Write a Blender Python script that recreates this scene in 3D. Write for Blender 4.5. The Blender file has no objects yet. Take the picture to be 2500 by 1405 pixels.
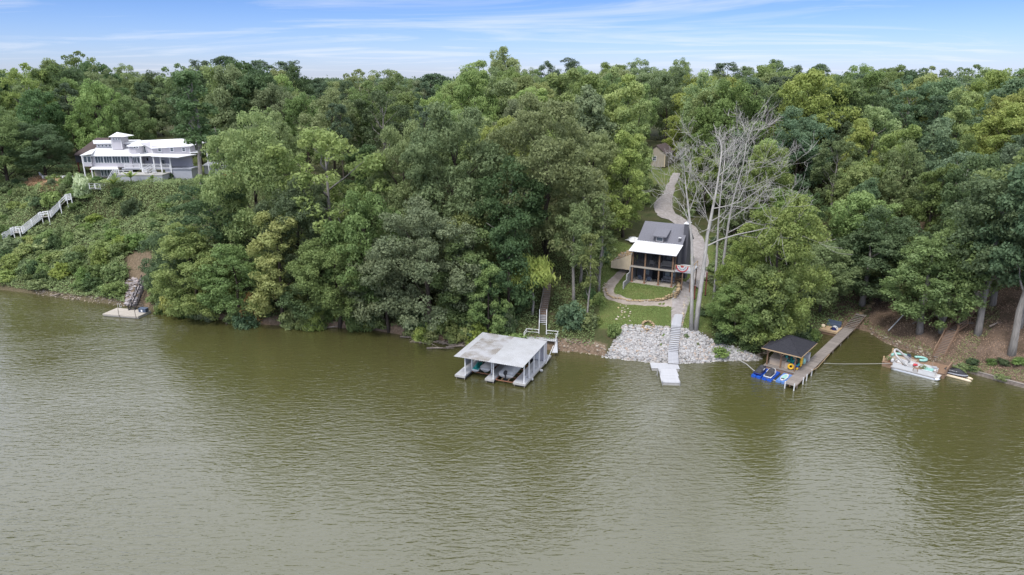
import bpy, bmesh, math, random
import numpy as np
from mathutils import Vector, Matrix

S = bpy.context.scene
R = math.radians
random.seed(7); RNG = np.random.default_rng(7)
COL = S.collection

# ---------------------------------------------------------------- camera
CAM_H, PITCH, FPX = 42.0, R(17.2), 1667.0        # drone height above the lake, tilt, focal length in photo pixels
cam = bpy.data.cameras.new('camera'); camo = bpy.data.objects.new('camera', cam); COL.objects.link(camo)
camo.location = (0, 0, CAM_H); camo.rotation_euler = (R(90) - PITCH, 0, 0)
cam.sensor_width = 36.0; cam.lens = 36.0 * FPX / 2500.0; cam.clip_end = 9000; cam.clip_start = .5
S.camera = camo

# ---------------------------------------------------------------- sky, sun, exposure
SUN_EL, SUN_AZ = R(56), R(212)                    # azimuth clockwise from +Y: behind the camera, to the left
W = bpy.data.worlds.new('World'); S.world = W; W.use_nodes = True
nt = W.node_tree; nt.nodes.clear()
def N(t, typ, **k):
    n = t.nodes.new(typ)
    for a, b in k.items():
        if a in n.inputs.keys() if isinstance(a, str) else False: n.inputs[a].default_value = b
        else: setattr(n, a, b)
    return n
L = lambda t, a, b: t.links.new(a, b)
def math_node(t, op, a, b=None, c=None, clamp=False):
    n = t.nodes.new('ShaderNodeMath'); n.operation = op; n.use_clamp = clamp
    for i, x in enumerate((a, b, c)):
        if x is None: continue
        if isinstance(x, (int, float)): n.inputs[i].default_value = x
        else: t.links.new(x, n.inputs[i])
    return n.outputs[0]
sky = nt.nodes.new('ShaderNodeTexSky'); sky.sky_type = 'NISHITA'; sky.sun_disc = False
sky.sun_elevation = SUN_EL; sky.sun_rotation = SUN_AZ
sky.altitude = 200; sky.air_density = 1.0; sky.dust_density = 0.35; sky.ozone_density = 3.0
tc = nt.nodes.new('ShaderNodeTexCoord'); sep = nt.nodes.new('ShaderNodeSeparateXYZ'); L(nt, tc.outputs['Generated'], sep.inputs[0])
el = math_node(nt, 'MAXIMUM', sep.outputs['Z'], 0.0)
den = math_node(nt, 'ADD', el, 0.045)
cx = math_node(nt, 'DIVIDE', sep.outputs['X'], den); cy = math_node(nt, 'DIVIDE', sep.outputs['Y'], den)
comb = nt.nodes.new('ShaderNodeCombineXYZ'); L(nt, cx, comb.inputs[0]); L(nt, cy, comb.inputs[1])
mp = nt.nodes.new('ShaderNodeMapping'); L(nt, comb.outputs[0], mp.inputs[0])
mp.inputs['Rotation'].default_value = (0, 0, R(12)); mp.inputs['Scale'].default_value = (.13, .24, 1); mp.inputs['Location'].default_value = (3.1, 1.7, 0)
cn = nt.nodes.new('ShaderNodeTexNoise'); L(nt, mp.outputs[0], cn.inputs['Vector'])
cn.inputs['Scale'].default_value = 1.25; cn.inputs['Detail'].default_value = 9; cn.inputs['Roughness'].default_value = .62; cn.inputs['Distortion'].default_value = 1.6
cr = nt.nodes.new('ShaderNodeMapRange'); L(nt, cn.outputs['Fac'], cr.inputs['Value'])
cr.inputs['From Min'].default_value = .50; cr.inputs['From Max'].default_value = .74; cr.inputs['To Min'].default_value = 0.0; cr.inputs['To Max'].default_value = .62
# the thin veil of high cloud that greys the light: it thickens overhead
veil = nt.nodes.new('ShaderNodeMapRange'); L(nt, el, veil.inputs['Value'])
veil.inputs['From Min'].default_value = .10; veil.inputs['From Max'].default_value = .46; veil.inputs['To Min'].default_value = 0.0; veil.inputs['To Max'].default_value = .85
veil.interpolation_type = 'SMOOTHSTEP'
# low haze whitening towards the horizon
hz = nt.nodes.new('ShaderNodeMapRange'); L(nt, el, hz.inputs['Value'])
hz.inputs['From Min'].default_value = 0.0; hz.inputs['From Max'].default_value = .10; hz.inputs['To Min'].default_value = 0.0; hz.inputs['To Max'].default_value = 1.0
tint = nt.nodes.new('ShaderNodeMix'); tint.data_type = 'RGBA'; L(nt, hz.outputs[0], tint.inputs['Factor'])
tint.inputs[6].default_value = (.54, .62, .97, 1); tint.inputs[7].default_value = (.33, .445, .76, 1)
mul = nt.nodes.new('ShaderNodeMix'); mul.data_type = 'RGBA'; mul.blend_type = 'MULTIPLY'; mul.inputs['Factor'].default_value = 1
L(nt, sky.outputs[0], mul.inputs[6]); L(nt, tint.outputs[2], mul.inputs[7])
vm = nt.nodes.new('ShaderNodeMix'); vm.data_type = 'RGBA'; L(nt, veil.outputs[0], vm.inputs['Factor']); L(nt, mul.outputs[2], vm.inputs[6]); vm.inputs[7].default_value = (10.4, 10.8, 11.7, 1)
cm = nt.nodes.new('ShaderNodeMix'); cm.data_type = 'RGBA'; L(nt, cr.outputs[0], cm.inputs['Factor']); L(nt, vm.outputs[2], cm.inputs[6])
cm.inputs[7].default_value = (5.2, 5.4, 5.8, 1)
bg = nt.nodes.new('ShaderNodeBackground'); bg.inputs['Strength'].default_value = .08; L(nt, cm.outputs[2], bg.inputs['Color'])
wo = nt.nodes.new('ShaderNodeOutputWorld'); L(nt, bg.outputs[0], wo.inputs[0])

sl = bpy.data.lights.new('sun', 'SUN'); slo = bpy.data.objects.new('sun', sl); COL.objects.link(slo)
sl.energy = 1.3; sl.angle = R(14); sl.color = (1, .965, .91)
sd = Vector((math.sin(SUN_AZ) * math.cos(SUN_EL), math.cos(SUN_AZ) * math.cos(SUN_EL), math.sin(SUN_EL)))
slo.rotation_euler = sd.to_track_quat('Z', 'Y').to_euler(); slo.location = (-60, -60, 120)
S.view_settings.view_transform = 'Standard'; S.view_settings.look = 'None'; S.view_settings.gamma = 1.0
S.view_settings.use_curve_mapping = False; S.view_settings.exposure = 1.22
S.render.engine = 'CYCLES'; S.cycles.use_denoising = True; S.cycles.max_bounces = 7
S.cycles.diffuse_bounces = 3; S.cycles.glossy_bounces = 3; S.cycles.transmission_bounces = 4; S.cycles.transparent_max_bounces = 8
S.cycles.sample_clamp_indirect = 6

# ---------------------------------------------------------------- photo pixel <-> place
CT, ST = math.cos(PITCH), math.sin(PITCH)
def ray(px, py):
    u = (px - 1250) / FPX; v = (702.5 - py) / FPX
    return Vector((u, CT + v * ST, -ST + v * CT))
EYE = Vector((0, 0, CAM_H))
def P(px, py, z=0.0):                              # where the pixel's ray meets the level z
    d = ray(px, py); t = (z - CAM_H) / d.z; return EYE + d * t
def PY(px, py, y):                                 # where it meets the upright plane at distance y
    d = ray(px, py); return EYE + d * (y / d.y)
def proj(p):
    x, y, z = p[0], p[1], p[2] - CAM_H
    dep = y * CT - z * ST; up = y * ST + z * CT
    return 1250 + FPX * x / dep, 702.5 - FPX * up / dep, dep

# ---------------------------------------------------------------- terrain: distance from the shoreline gives the height
SHORE_PX = [(-700, 655), (-300, 682), (0, 708), (110, 722), (240, 740), (340, 752), (400, 765), (500, 775), (600, 790), (700, 797), (800, 800),
            (900, 805), (1040, 828), (1150, 842), (1300, 852), (1430, 862), (1480, 872), (1600, 886), (1700, 886), (1760, 880), (1850, 880),
            (1875, 860), (1900, 840), (1960, 832), (2010, 815), (2085, 802), (2122, 812), (2150, 832), (2200, 853), (2250, 870), (2290, 890), (2340, 905),
            (2500, 948), (2800, 1020), (3200, 1100)]
SH = np.array([P(a, b, 0)[:2] for a, b in SHORE_PX]); SHC = np.array([a for a, b in SHORE_PX], float)
def shore_dist(X, Y):
    X = np.asarray(X, float); Y = np.asarray(Y, float)
    D = np.full(X.shape, 1e9)
    for i in range(len(SH) - 1):
        ax, ay = SH[i]; bx, by = SH[i + 1]; vx, vy = bx - ax, by - ay
        t = np.clip(((X - ax) * vx + (Y - ay) * vy) / (vx * vx + vy * vy), 0, 1)
        D = np.minimum(D, np.hypot(X - ax - t * vx, Y - ay - t * vy))
    c = column(X, Y); ys = np.interp(c, SHC, SH[:, 1])
    return np.where(Y >= ys, D, -D)
def column(X, Y): return 1250 + FPX / CT * np.asarray(X) / (np.asarray(Y) + CAM_H * math.tan(PITCH))
DK = np.array([-30, -8, 0, .5, 3, 5, 8, 12.5, 15.5, 17.5, 22, 30, 38, 50, 75, 110, 200, 3000], float)
def prof(*pts):
    a = np.array(pts, float); return np.interp(DK, a[:, 0], a[:, 1])
PROFILES = [
    (-700, prof((-30, -6), (-8, -3), (0, -.1), (.5, .5), (27, 18.6), (38, 19.6), (75, 20.2), (200, 21.5), (3000, 24))),
    (100, prof((-30, -6), (-8, -3), (0, -.1), (.5, .5), (27, 18.6), (38, 19.6), (75, 20.2), (200, 21.5), (3000, 24))),
    (300, prof((-30, -6), (-8, -3), (0, -.1), (.5, .6), (12.5, 7.6), (30, 17.6), (38, 19.2), (75, 19.7), (200, 21.5), (3000, 24))),
    (520, prof((-30, -6), (-8, -3), (0, -.1), (.5, .9), (12.5, 7.6), (30, 17), (38, 19.2), (75, 19.9), (200, 21.5), (3000, 24))),
    (900, prof((-30, -6), (-8, -3), (0, -.1), (.5, 1.1), (3, 2.4), (38, 18), (50, 19.6), (110, 21), (200, 22), (3000, 24))),
    (1300, prof((-30, -6), (-8, -3), (0, -.1), (.5, 1.3), (3, 2.4), (38, 16.8), (50, 18.4), (75, 19.6), (200, 22), (3000, 24))),
    (1440, prof((-30, -6), (-8, -3), (0, -.1), (.5, 1.4), (3, 2.6), (12.5, 5.4), (22, 8.8), (38, 12), (75, 16.6), (110, 19), (200, 21.5), (3000, 24))),
    (1510, prof((-30, -6), (-8, -3), (0, -.1), (.5, .5), (5, 3.7), (8, 4.2), (12.5, 5.2), (17.5, 6.7), (22, 8.4), (30, 10.4), (50, 13), (75, 16.2), (110, 18.6), (200, 21), (3000, 24))),
    (1720, prof((-30, -6), (-8, -3), (0, -.1), (.5, .4), (5, 3.7), (8, 4.2), (12.5, 5.2), (15.5, 5.9), (17.5, 6.7), (22, 7.6), (30, 9.8), (50, 12.8), (75, 16.2), (110, 18.6), (200, 21), (3000, 24))),
    (1860, prof((-30, -6), (-8, -3), (0, -.1), (.6, .6), (5, 2.8), (12.5, 6.0), (38, 16), (50, 18), (110, 20.4), (200, 21.5), (3000, 24))),
    (2250, prof((-30, -6), (-8, -3), (0, -.1), (.5, .6), (12.5, 6.6), (38, 18.4), (50, 19.6), (110, 20.8), (200, 21.5), (3000, 24))),
    (3200, prof((-30, -6), (-8, -3), (0, -.1), (.5, .8), (12.5, 6.8), (38, 18.6), (50, 19.8), (110, 20.8), (200, 21.5), (3000, 24)))]
PC = np.array([p[0] for p in PROFILES], float); PM = np.array([p[1] for p in PROFILES])
def smooth(t): t = np.clip(t, 0, 1); return t * t * (3 - 2 * t)
CAB_O = P(1541, 688, 7.0); CAB_A = R(-27)
CEX = Vector((math.cos(CAB_A), math.sin(CAB_A))); CEY = Vector((-math.sin(CAB_A), math.cos(CAB_A)))
def terrain(X, Y):
    X = np.asarray(X, float); Y = np.asarray(Y, float)
    d = shore_dist(X, Y); c = np.clip(column(X, Y), PC[0], PC[-1])
    k = np.clip(np.searchsorted(PC, c) - 1, 0, len(PC) - 2)
    t = (c - PC[k]) / (PC[k + 1] - PC[k])
    m = np.clip(np.searchsorted(DK, d) - 1, 0, len(DK) - 2); s = np.clip((d - DK[m]) / (DK[m + 1] - DK[m]), 0, 1)
    z0 = PM[k, m] * (1 - s) + PM[k, m + 1] * s; z1 = PM[k + 1, m] * (1 - s) + PM[k + 1, m + 1] * s
    z = z0 * (1 - t) + z1 * t
    w = smooth(np.minimum(d / 4, 1)) * .22
    z = z + w * (np.sin(X * .9 + 1.3 * np.sin(Y * .37)) * np.cos(Y * .8 + np.sin(X * .5)) + .6 * np.sin(X * .33 - Y * .41))
    # the levelled pad under the cabin and its lower terrace
    lx = (X - CAB_O.x) * CEX.x + (Y - CAB_O.y) * CEX.y; ly = (X - CAB_O.x) * CEY.x + (Y - CAB_O.y) * CEY.y
    f = smooth((lx + 1.4) / 1.0) * smooth((9.6 - lx) / 1.5) * smooth((ly + 5.5) / 4.0) * smooth((5.2 - ly) / .6)
    z = z * (1 - f) + 6.9 * f
    # level ground the white house stands on
    f = smooth((X + 112) / 6) * smooth((-62 - X) / 10) * smooth((Y - 148) / 8) * smooth((215 - Y) / 20)
    z = z * (1 - f) + 18.6 * f
    return z
def T(x, y): return float(terrain(np.array([x]), np.array([y]))[0])
def hit(px, py, tmin=70, tmax=420):                # where the pixel's ray meets the ground
    d = ray(px, py); t = np.linspace(tmin, tmax, 3500)
    g = (CAM_H + d.z * t) - np.maximum(terrain(d.x * t, d.y * t), 0)
    i = int(np.argmax(g < 0)) if (g < 0).any() else len(t) - 1
    p = EYE + d * float(t[i]); p.z = T(p.x, p.y); return p

# ---------------------------------------------------------------- mesh helpers
class MB:
    def __init__(s): s.v = []; s.f = []
    def quad(s, *p):
        b = len(s.v); s.v += [tuple(q) for q in p]; s.f.append(tuple(range(b, b + len(p)))); return s
    def box(s, x0, y0, z0, x1, y1, z1):
        b = len(s.v); s.v += [(x, y, z) for z in (z0, z1) for x, y in ((x0, y0), (x1, y0), (x1, y1), (x0, y1))]
        s.f += [(b, b+3, b+2, b+1), (b+4, b+5, b+6, b+7)] + [(b+i, b+(i+1) % 4, b+4+(i+1) % 4, b+4+i) for i in range(4)]; return s
    def beam(s, p, q, w, h=None):                   # a bar of width w and height h from p to q
        h = h or w; p = Vector(p); q = Vector(q); a = (q - p)
        if a.length < 1e-6: return s
        a.normalize(); u = a.cross(Vector((0, 0, 1)))
        u = Vector((1, 0, 0)) if u.length < 1e-4 else u.normalized(); n = u.cross(a).normalized()
        b = len(s.v)
        for c in (p, q):
            for i, j in ((-1, -1), (1, -1), (1, 1), (-1, 1)): s.v.append(tuple(c + u * (w / 2 * i) + n * (h / 2 * j)))
        s.f += [(b, b+1, b+2, b+3), (b+7, b+6, b+5, b+4)] + [(b+i, b+4+i, b+4+(i+1) % 4, b+(i+1) % 4) for i in range(4)]; return s
    def tube(s, pts, rad, n=6, cap=True):
        pts = [Vector(p) for p in pts]; rad = rad if hasattr(rad, '__len__') else [rad] * len(pts)
        b = len(s.v); pu = None
        for i, p in enumerate(pts):
            a = (pts[min(i + 1, len(pts) - 1)] - pts[max(i - 1, 0)])
            a = a.normalized() if a.length > 1e-9 else Vector((0, 0, 1))
            if pu is None: pu = Vector((1, 0, 0)) if abs(a.x) < .8 else Vector((0, 1, 0))
            u = (pu - a * pu.dot(a)).normalized(); w = a.cross(u); pu = u
            for k in range(n):
                t = 2 * math.pi * k / n; s.v.append(tuple(p + (u * math.cos(t) + w * math.sin(t)) * rad[i]))
        for i in range(len(pts) - 1):
            for k in range(n):
                s.f.append((b+i*n+k, b+i*n+(k+1) % n, b+(i+1)*n+(k+1) % n, b+(i+1)*n+k))
        if cap: s.f += [tuple(b+k for k in range(n))[::-1], tuple(b+(len(pts)-1)*n+k for k in range(n))]
        return s
    def prism(s, poly, z0, z1):
        b = len(s.v); n = len(poly); s.v += [(x, y, z0) for x, y in poly] + [(x, y, z1) for x, y in poly]
        s.f += [tuple(range(b + n - 1, b - 1, -1)), tuple(range(b + n, b + 2 * n))] + [(b+i, b+(i+1) % n, b+n+(i+1) % n, b+n+i) for i in range(n)]; return s
    def loft(s, rings, closed=True, cap=True):
        b = len(s.v); n = len(rings[0])
        for r in rings: s.v += [tuple(p) for p in r]
        for i in range(len(rings) - 1):
            for k in range(n if closed else n - 1): s.f.append((b+i*n+k, b+i*n+(k+1) % n, b+(i+1)*n+(k+1) % n, b+(i+1)*n+k))
        if cap and closed: s.f += [tuple(b+k for k in range(n))[::-1], tuple(b+(len(rings)-1)*n+k for k in range(n))]
        return s
    def slab(s, a, b_, c, d, th):                   # a sloping board: four corners of its top, and its thickness
        b = len(s.v); s.v += [tuple(p) for p in (a, b_, c, d)] + [(p[0], p[1], p[2] - th) for p in (a, b_, c, d)]
        s.f += [(b, b+1, b+2, b+3), (b+7, b+6, b+5, b+4)] + [(b+i, b+4+i, b+4+(i+1) % 4, b+(i+1) % 4) for i in range(4)]; return s
    def mesh(s, name, mat, smooth=False):
        m = bpy.data.meshes.new(name); m.from_pydata(s.v, [], s.f); m.validate(clean_customdata=False)
        bm = bmesh.new(); bm.from_mesh(m); bmesh.ops.recalc_face_normals(bm, faces=bm.faces); bm.to_mesh(m); bm.free()
        if mat: m.materials.append(mat)
        if smooth: m.polygons.foreach_set('use_smooth', [True] * len(m.polygons))
        m.update(); return m
    def build(s, name, mat, parent=None, smooth=False):
        return link(name, s.mesh(name, mat, smooth), parent)
def link(name, me, parent=None, loc=None, rot=None, scale=None):
    o = bpy.data.objects.new(name, me); COL.objects.link(o)
    if parent: o.parent = parent
    if loc is not None: o.location = loc
    if rot is not None: o.rotation_euler = rot
    if scale is not None: o.scale = scale
    return o
def tag(o, label, cat, group=None):
    o['label'] = label; o['category'] = cat
    if group: o['group'] = group
    return o
def thing(name, label, cat, loc=(0, 0, 0), rz=0, group=None):
    o = bpy.data.objects.new(name, None); COL.objects.link(o); o.empty_display_size = .3
    o.location = loc; o.rotation_euler = (0, 0, rz); return tag(o, label, cat, group)
def local(o, p):                                    # world point -> a thing's own frame
    c, s_ = math.cos(-o.rotation_euler.z), math.sin(-o.rotation_euler.z); d = Vector(p) - o.location
    return Vector((d.x * c - d.y * s_, d.x * s_ + d.y * c, d.z))
def setting(o): o['kind'] = 'structure'; return o
def stuff(o, label=None, cat=None):
    o['kind'] = 'stuff'
    if label: tag(o, label, cat)
    return o

# ---------------------------------------------------------------- materials
def mat(name, col, rough=.7, spec=.3, var=.0, scale=3.0, col2=None, bump=0.0, metal=0.0, coord='Object', stretch=(1, 1, 1), detail=4, lo=.35, hi=.65, objvar=0.0):
    m = bpy.data.materials.new(name); m.use_nodes = True; t = m.node_tree; b = t.nodes['Principled BSDF']
    b.inputs['Roughness'].default_value = rough; b.inputs['Specular IOR Level'].default_value = spec; b.inputs['Metallic'].default_value = metal
    c1 = tuple(col) + (1,)
    if col2 is None and var: col2 = tuple(max(0, x * (1 - var)) for x in col)
    out = None
    if col2 is not None or bump:
        tc = t.nodes.new('ShaderNodeTexCoord'); mpn = t.nodes.new('ShaderNodeMapping'); mpn.inputs['Scale'].default_value = stretch
        L(t, tc.outputs[coord] if coord != 'World' else t.nodes.new('ShaderNodeNewGeometry').outputs['Position'], mpn.inputs[0])
        nz = t.nodes.new('ShaderNodeTexNoise'); nz.inputs['Scale'].default_value = scale; nz.inputs['Detail'].default_value = detail; nz.inputs['Roughness'].default_value = .6
        L(t, mpn.outputs[0], nz.inputs['Vector'])
        if col2 is not None:
            mr = t.nodes.new('ShaderNodeMapRange'); mr.inputs['From Min'].default_value = lo; mr.inputs['From Max'].default_value = hi; L(t, nz.outputs['Fac'], mr.inputs['Value'])
            mx = t.nodes.new('ShaderNodeMix'); mx.data_type = 'RGBA'; L(t, mr.outputs[0], mx.inputs['Factor']); mx.inputs[6].default_value = c1; mx.inputs[7].default_value = tuple(col2) + (1,)
            out = mx.outputs[2]
        if bump:
            bp = t.nodes.new('ShaderNodeBump'); bp.inputs['Strength'].default_value = bump; bp.inputs['Distance'].default_value = .05; L(t, nz.outputs['Fac'], bp.inputs['Height']); L(t, bp.outputs[0], b.inputs['Normal'])
    if objvar:
        oi = t.nodes.new('ShaderNodeObjectInfo'); hsv = t.nodes.new('ShaderNodeHueSaturation')
        mr = t.nodes.new('ShaderNodeMapRange'); mr.inputs['To Min'].default_value = 1 - objvar; mr.inputs['To Max'].default_value = 1 + objvar; L(t, oi.outputs['Random'], mr.inputs['Value']); L(t, mr.outputs[0], hsv.inputs['Value'])
        if out: L(t, out, hsv.inputs['Color'])
        else: hsv.inputs['Color'].default_value = c1
        out = hsv.outputs[0]
    if out: L(t, out, b.inputs['Base Color'])
    else: b.inputs['Base Color'].default_value = c1
    return m
M = {}
M['white'] = mat('white_paint', (.72, .72, .73), .55, .3, var=.1, scale=1.2)
M['white_roof'] = mat('white_metal_roof', (.68, .68, .695), .4, .4, var=.08, scale=.8)
M['siding'] = mat('lilac_grey_siding', (.47, .45, .485), .6, .25, var=.06, scale=.6)
M['lattice'] = mat('pale_blue_grey_skirting', (.38, .39, .435), .6, .25, var=.1, scale=1)
M['stone_wall'] = mat('pale_stone_wall', (.36, .33, .30), .8, .2, col2=(.27, .25, .22), scale=4)
M['brown_roof'] = mat('brown_shingle', (.10, .075, .072), .85, .2, col2=(.065, .05, .05), scale=5)
M['glass'] = mat('window_glass', (.045, .06, .075), .08, .6, col2=(.09, .11, .13), scale=.7)
M['glass_pale'] = mat('window_with_blinds', (.32, .37, .40), .2, .5, var=.3, scale=.9)
M['dark'] = mat('dark_interior', (.018, .018, .02), .8, .2)
M['screen'] = None
M['dock_white'] = mat('painted_dock_boards', (.46, .465, .49), .6, .25, col2=(.38, .38, .405), scale=2.2, stretch=(1, 3, 1))
M['dock_edge'] = mat('dock_edge_board', (.43, .415, .395), .6, .25, var=.25, scale=2)
M['galv'] = mat('weathered_galvanised_roof', (.46, .465, .485), .45, .4, col2=(.40, .40, .41), scale=.55, metal=.15, coord='World', detail=8)
M['galv_dirty'] = mat('stained_galvanised_roof', (.40, .40, .42), .5, .3, col2=(.25, .23, .21), scale=.6, metal=.1, lo=.4, hi=.62, coord='World', detail=9)
M['wood_grey'] = mat('weathered_grey_boards', (.27, .24, .22), .8, .2, col2=(.19, .165, .15), scale=3, stretch=(6, .7, 3), objvar=.16)
M['wood_brown'] = mat('brown_treated_boards', (.28, .185, .125), .75, .2, col2=(.20, .13, .09), scale=3, stretch=(3, .8, 3), objvar=.12)
M['wood_tan'] = mat('tan_lumber', (.50, .37, .23), .7, .2, col2=(.40, .28, .17), scale=2, objvar=.08)
M['wood_pale'] = mat('pale_plywood', (.68, .57, .42), .7, .2, col2=(.60, .49, .35), scale=1.4)
M['post'] = mat('stained_timber_post', (.24, .15, .095), .65, .25, col2=(.17, .105, .07), scale=3, stretch=(4, 4, .6))
M['rust'] = mat('rusty_steel', (.22, .09, .06), .7, .3, col2=(.33, .17, .11), scale=6)
M['red_steel'] = mat('red_primed_steel', (.26, .08, .07), .6, .3, var=.4, scale=5)
M['steel'] = mat('galvanised_steel', (.5, .5, .52), .35, .5, metal=.6)
M['black'] = mat('black_steel', (.02, .02, .028), .5, .4, var=.3, scale=4)
M['rubber'] = mat('black_cover_fabric', (.03, .03, .036), .75, .2, col2=(.055, .055, .062), scale=3)
M['beige'] = mat('beige_composite_deck', (.42, .38, .33), .65, .25, col2=(.37, .335, .295), scale=2, objvar=.04)
M['shingle'] = mat('grey_asphalt_shingle', (.135, .135, .158), .85, .2, col2=(.175, .175, .20), scale=9, stretch=(1, 1, 1), bump=.3)
M['cab_siding'] = mat('charcoal_board_siding', (.105, .105, .122), .7, .25, col2=(.085, .085, .098), scale=1.3, stretch=(5, 5, .5))
M['concrete'] = mat('grey_concrete', (.34, .335, .34), .8, .2, col2=(.28, .275, .28), scale=1.4)
M['slab'] = mat('pale_concrete_slab', (.40, .36, .315), .8, .2, col2=(.35, .315, .28), scale=1.2)
M['gazebo_roof'] = mat('black_shingle', (.024, .024, .03), .85, .15, col2=(.04, .04, .047), scale=6, bump=.2)
M['blue'] = mat('blue_plastic_float', (.02, .10, .52), .4, .4, var=.3, scale=2)
M['blue_pale'] = mat('sun_faded_blue_float', (.12, .25, .58), .45, .4, var=.25, scale=2)
M['teal'] = mat('teal_vinyl', (.03, .30, .27), .35, .4, var=.3, scale=2)
M['aqua'] = mat('aqua_vinyl', (.29, .53, .48), .4, .4, var=.1, scale=2)
M['yellow'] = mat('yellow_plastic', (.78, .46, .03), .45, .4, var=.15, scale=2)
M['gel_white'] = mat('white_gelcoat', (.62, .62, .63), .25, .5, var=.08, scale=1.5)
M['vinyl'] = mat('off_white_vinyl', (.46, .44, .43), .5, .3, var=.12, scale=3)
M['alu'] = mat('brushed_aluminium', (.62, .63, .65), .35, .5, metal=.5)
M['tarp'] = mat('grey_boat_tarp', (.52, .525, .54), .7, .2, col2=(.40, .405, .42), scale=1.7, bump=.5)
M['tarp_tan'] = mat('tan_boat_tarp', (.50, .48, .45), .7, .2, col2=(.38, .37, .36), scale=1.7, bump=.5)
M['grey_cover'] = mat('grey_cover_fabric', (.36, .37, .41), .7, .2, var=.2, scale=3)
M['red'] = mat('red_cloth', (.5, .06, .07), .7, .2, var=.2, scale=4)
M['navy'] = mat('navy_cloth', (.03, .04, .16), .7, .2)
M['cushion'] = mat('grey_cushion', (.22, .22, .24), .8, .2, var=.2, scale=4)
M['buff'] = mat('buff_roto_plastic', (.44, .36, .29), .6, .3, var=.15, scale=1.5)
M['boxblue'] = mat('slate_blue_box', (.075, .10, .15), .6, .3, var=.2, scale=2)
M['rope'] = mat('pale_line', (.35, .34, .33), .7, .2)
M['orange'] = mat('orange_clay', (.48, .16, .07), .85, .1, var=.3, scale=3)
M['limestone'] = mat('pale_limestone', (.47, .46, .48), .85, .2, col2=(.33, .32, .33), scale=2.2, bump=.4, objvar=.1)
M['sandstone'] = mat('tan_field_stone', (.42, .31, .18), .85, .2, col2=(.28, .21, .14), scale=3, bump=.4, objvar=.22)
M['bark'] = mat('grey_bark', (.30, .28, .26), .9, .1, col2=(.17, .155, .145), scale=2.5, stretch=(4, 4, .5), bump=.6)
M['bark_dark'] = mat('brown_bark', (.085, .07, .058), .9, .1, col2=(.05, .042, .036), scale=2.5, stretch=(4, 4, .5), bump=.6)
M['dead'] = mat('bleached_dead_wood', (.43, .41, .39), .85, .15, col2=(.28, .265, .25), scale=1.6, stretch=(3, 3, .6), bump=.4)
M['drift'] = mat('driftwood', (.28, .24, .21), .85, .15, col2=(.16, .13, .11), scale=2, bump=.4)
M['tan_siding'] = mat('tan_board_siding', (.36, .32, .27), .7, .2, var=.1, scale=1)
sc_ = bpy.data.materials.new('insect_screen'); sc_.use_nodes = True; t = sc_.node_tree; t.nodes.clear()
o_ = t.nodes.new('ShaderNodeOutputMaterial'); mx = t.nodes.new('ShaderNodeMixShader'); tr = t.nodes.new('ShaderNodeBsdfTransparent'); df = t.nodes.new('ShaderNodeBsdfDiffuse')
df.inputs[0].default_value = (.035, .035, .04, 1); mx.inputs[0].default_value = .5; L(t, tr.outputs[0], mx.inputs[1]); L(t, df.outputs[0], mx.inputs[2]); L(t, mx.outputs[0], o_.inputs[0])
M['screen'] = sc_

LK = 2.12
def leaf_mat(name, c, c2, tl=.4):
    c = [x * LK * k for x, k in zip(c, (1.0, 1.0, .86))]; c2 = [x * LK * k for x, k in zip(c2, (1.0, 1.0, .86))]
    m = bpy.data.materials.new(name); m.use_nodes = True; t = m.node_tree; t.nodes.clear()
    out = t.nodes.new('ShaderNodeOutputMaterial'); at = t.nodes.new('ShaderNodeAttribute'); at.attribute_name = 'tint'
    mx = t.nodes.new('ShaderNodeMix'); mx.data_type = 'RGBA'; L(t, at.outputs['Fac'], mx.inputs['Factor']); mx.inputs[6].default_value = tuple(c) + (1,); mx.inputs[7].default_value = tuple(c2) + (1,)
    oi = t.nodes.new('ShaderNodeObjectInfo'); hs = t.nodes.new('ShaderNodeHueSaturation'); L(t, mx.outputs[2], hs.inputs['Color'])
    a = math_node(t, 'MULTIPLY_ADD', oi.outputs['Random'], .03, .485); L(t, a, hs.inputs['Hue'])
    r2 = math_node(t, 'FRACT', math_node(t, 'MULTIPLY', oi.outputs['Random'], 17.31)); L(t, math_node(t, 'MULTIPLY_ADD', r2, .4, .8), hs.inputs['Value'])
    r3 = math_node(t, 'FRACT', math_node(t, 'MULTIPLY', oi.outputs['Random'], 41.7)); L(t, math_node(t, 'MULTIPLY_ADD', r3, .2, .76), hs.inputs['Saturation'])
    p = t.nodes.new('ShaderNodeBsdfPrincipled'); p.inputs['Roughness'].default_value = .55; p.inputs['Specular IOR Level'].default_value = .22; L(t, hs.outputs[0], p.inputs['Base Color'])
    tn = t.nodes.new('ShaderNodeBsdfTranslucent'); L(t, hs.outputs[0], tn.inputs[0])
    ms = t.nodes.new('ShaderNodeMixShader'); ms.inputs[0].default_value = tl; L(t, p.outputs[0], ms.inputs[1]); L(t, tn.outputs[0], ms.inputs[2]); L(t, ms.outputs[0], out.inputs[0])
    return m
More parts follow.
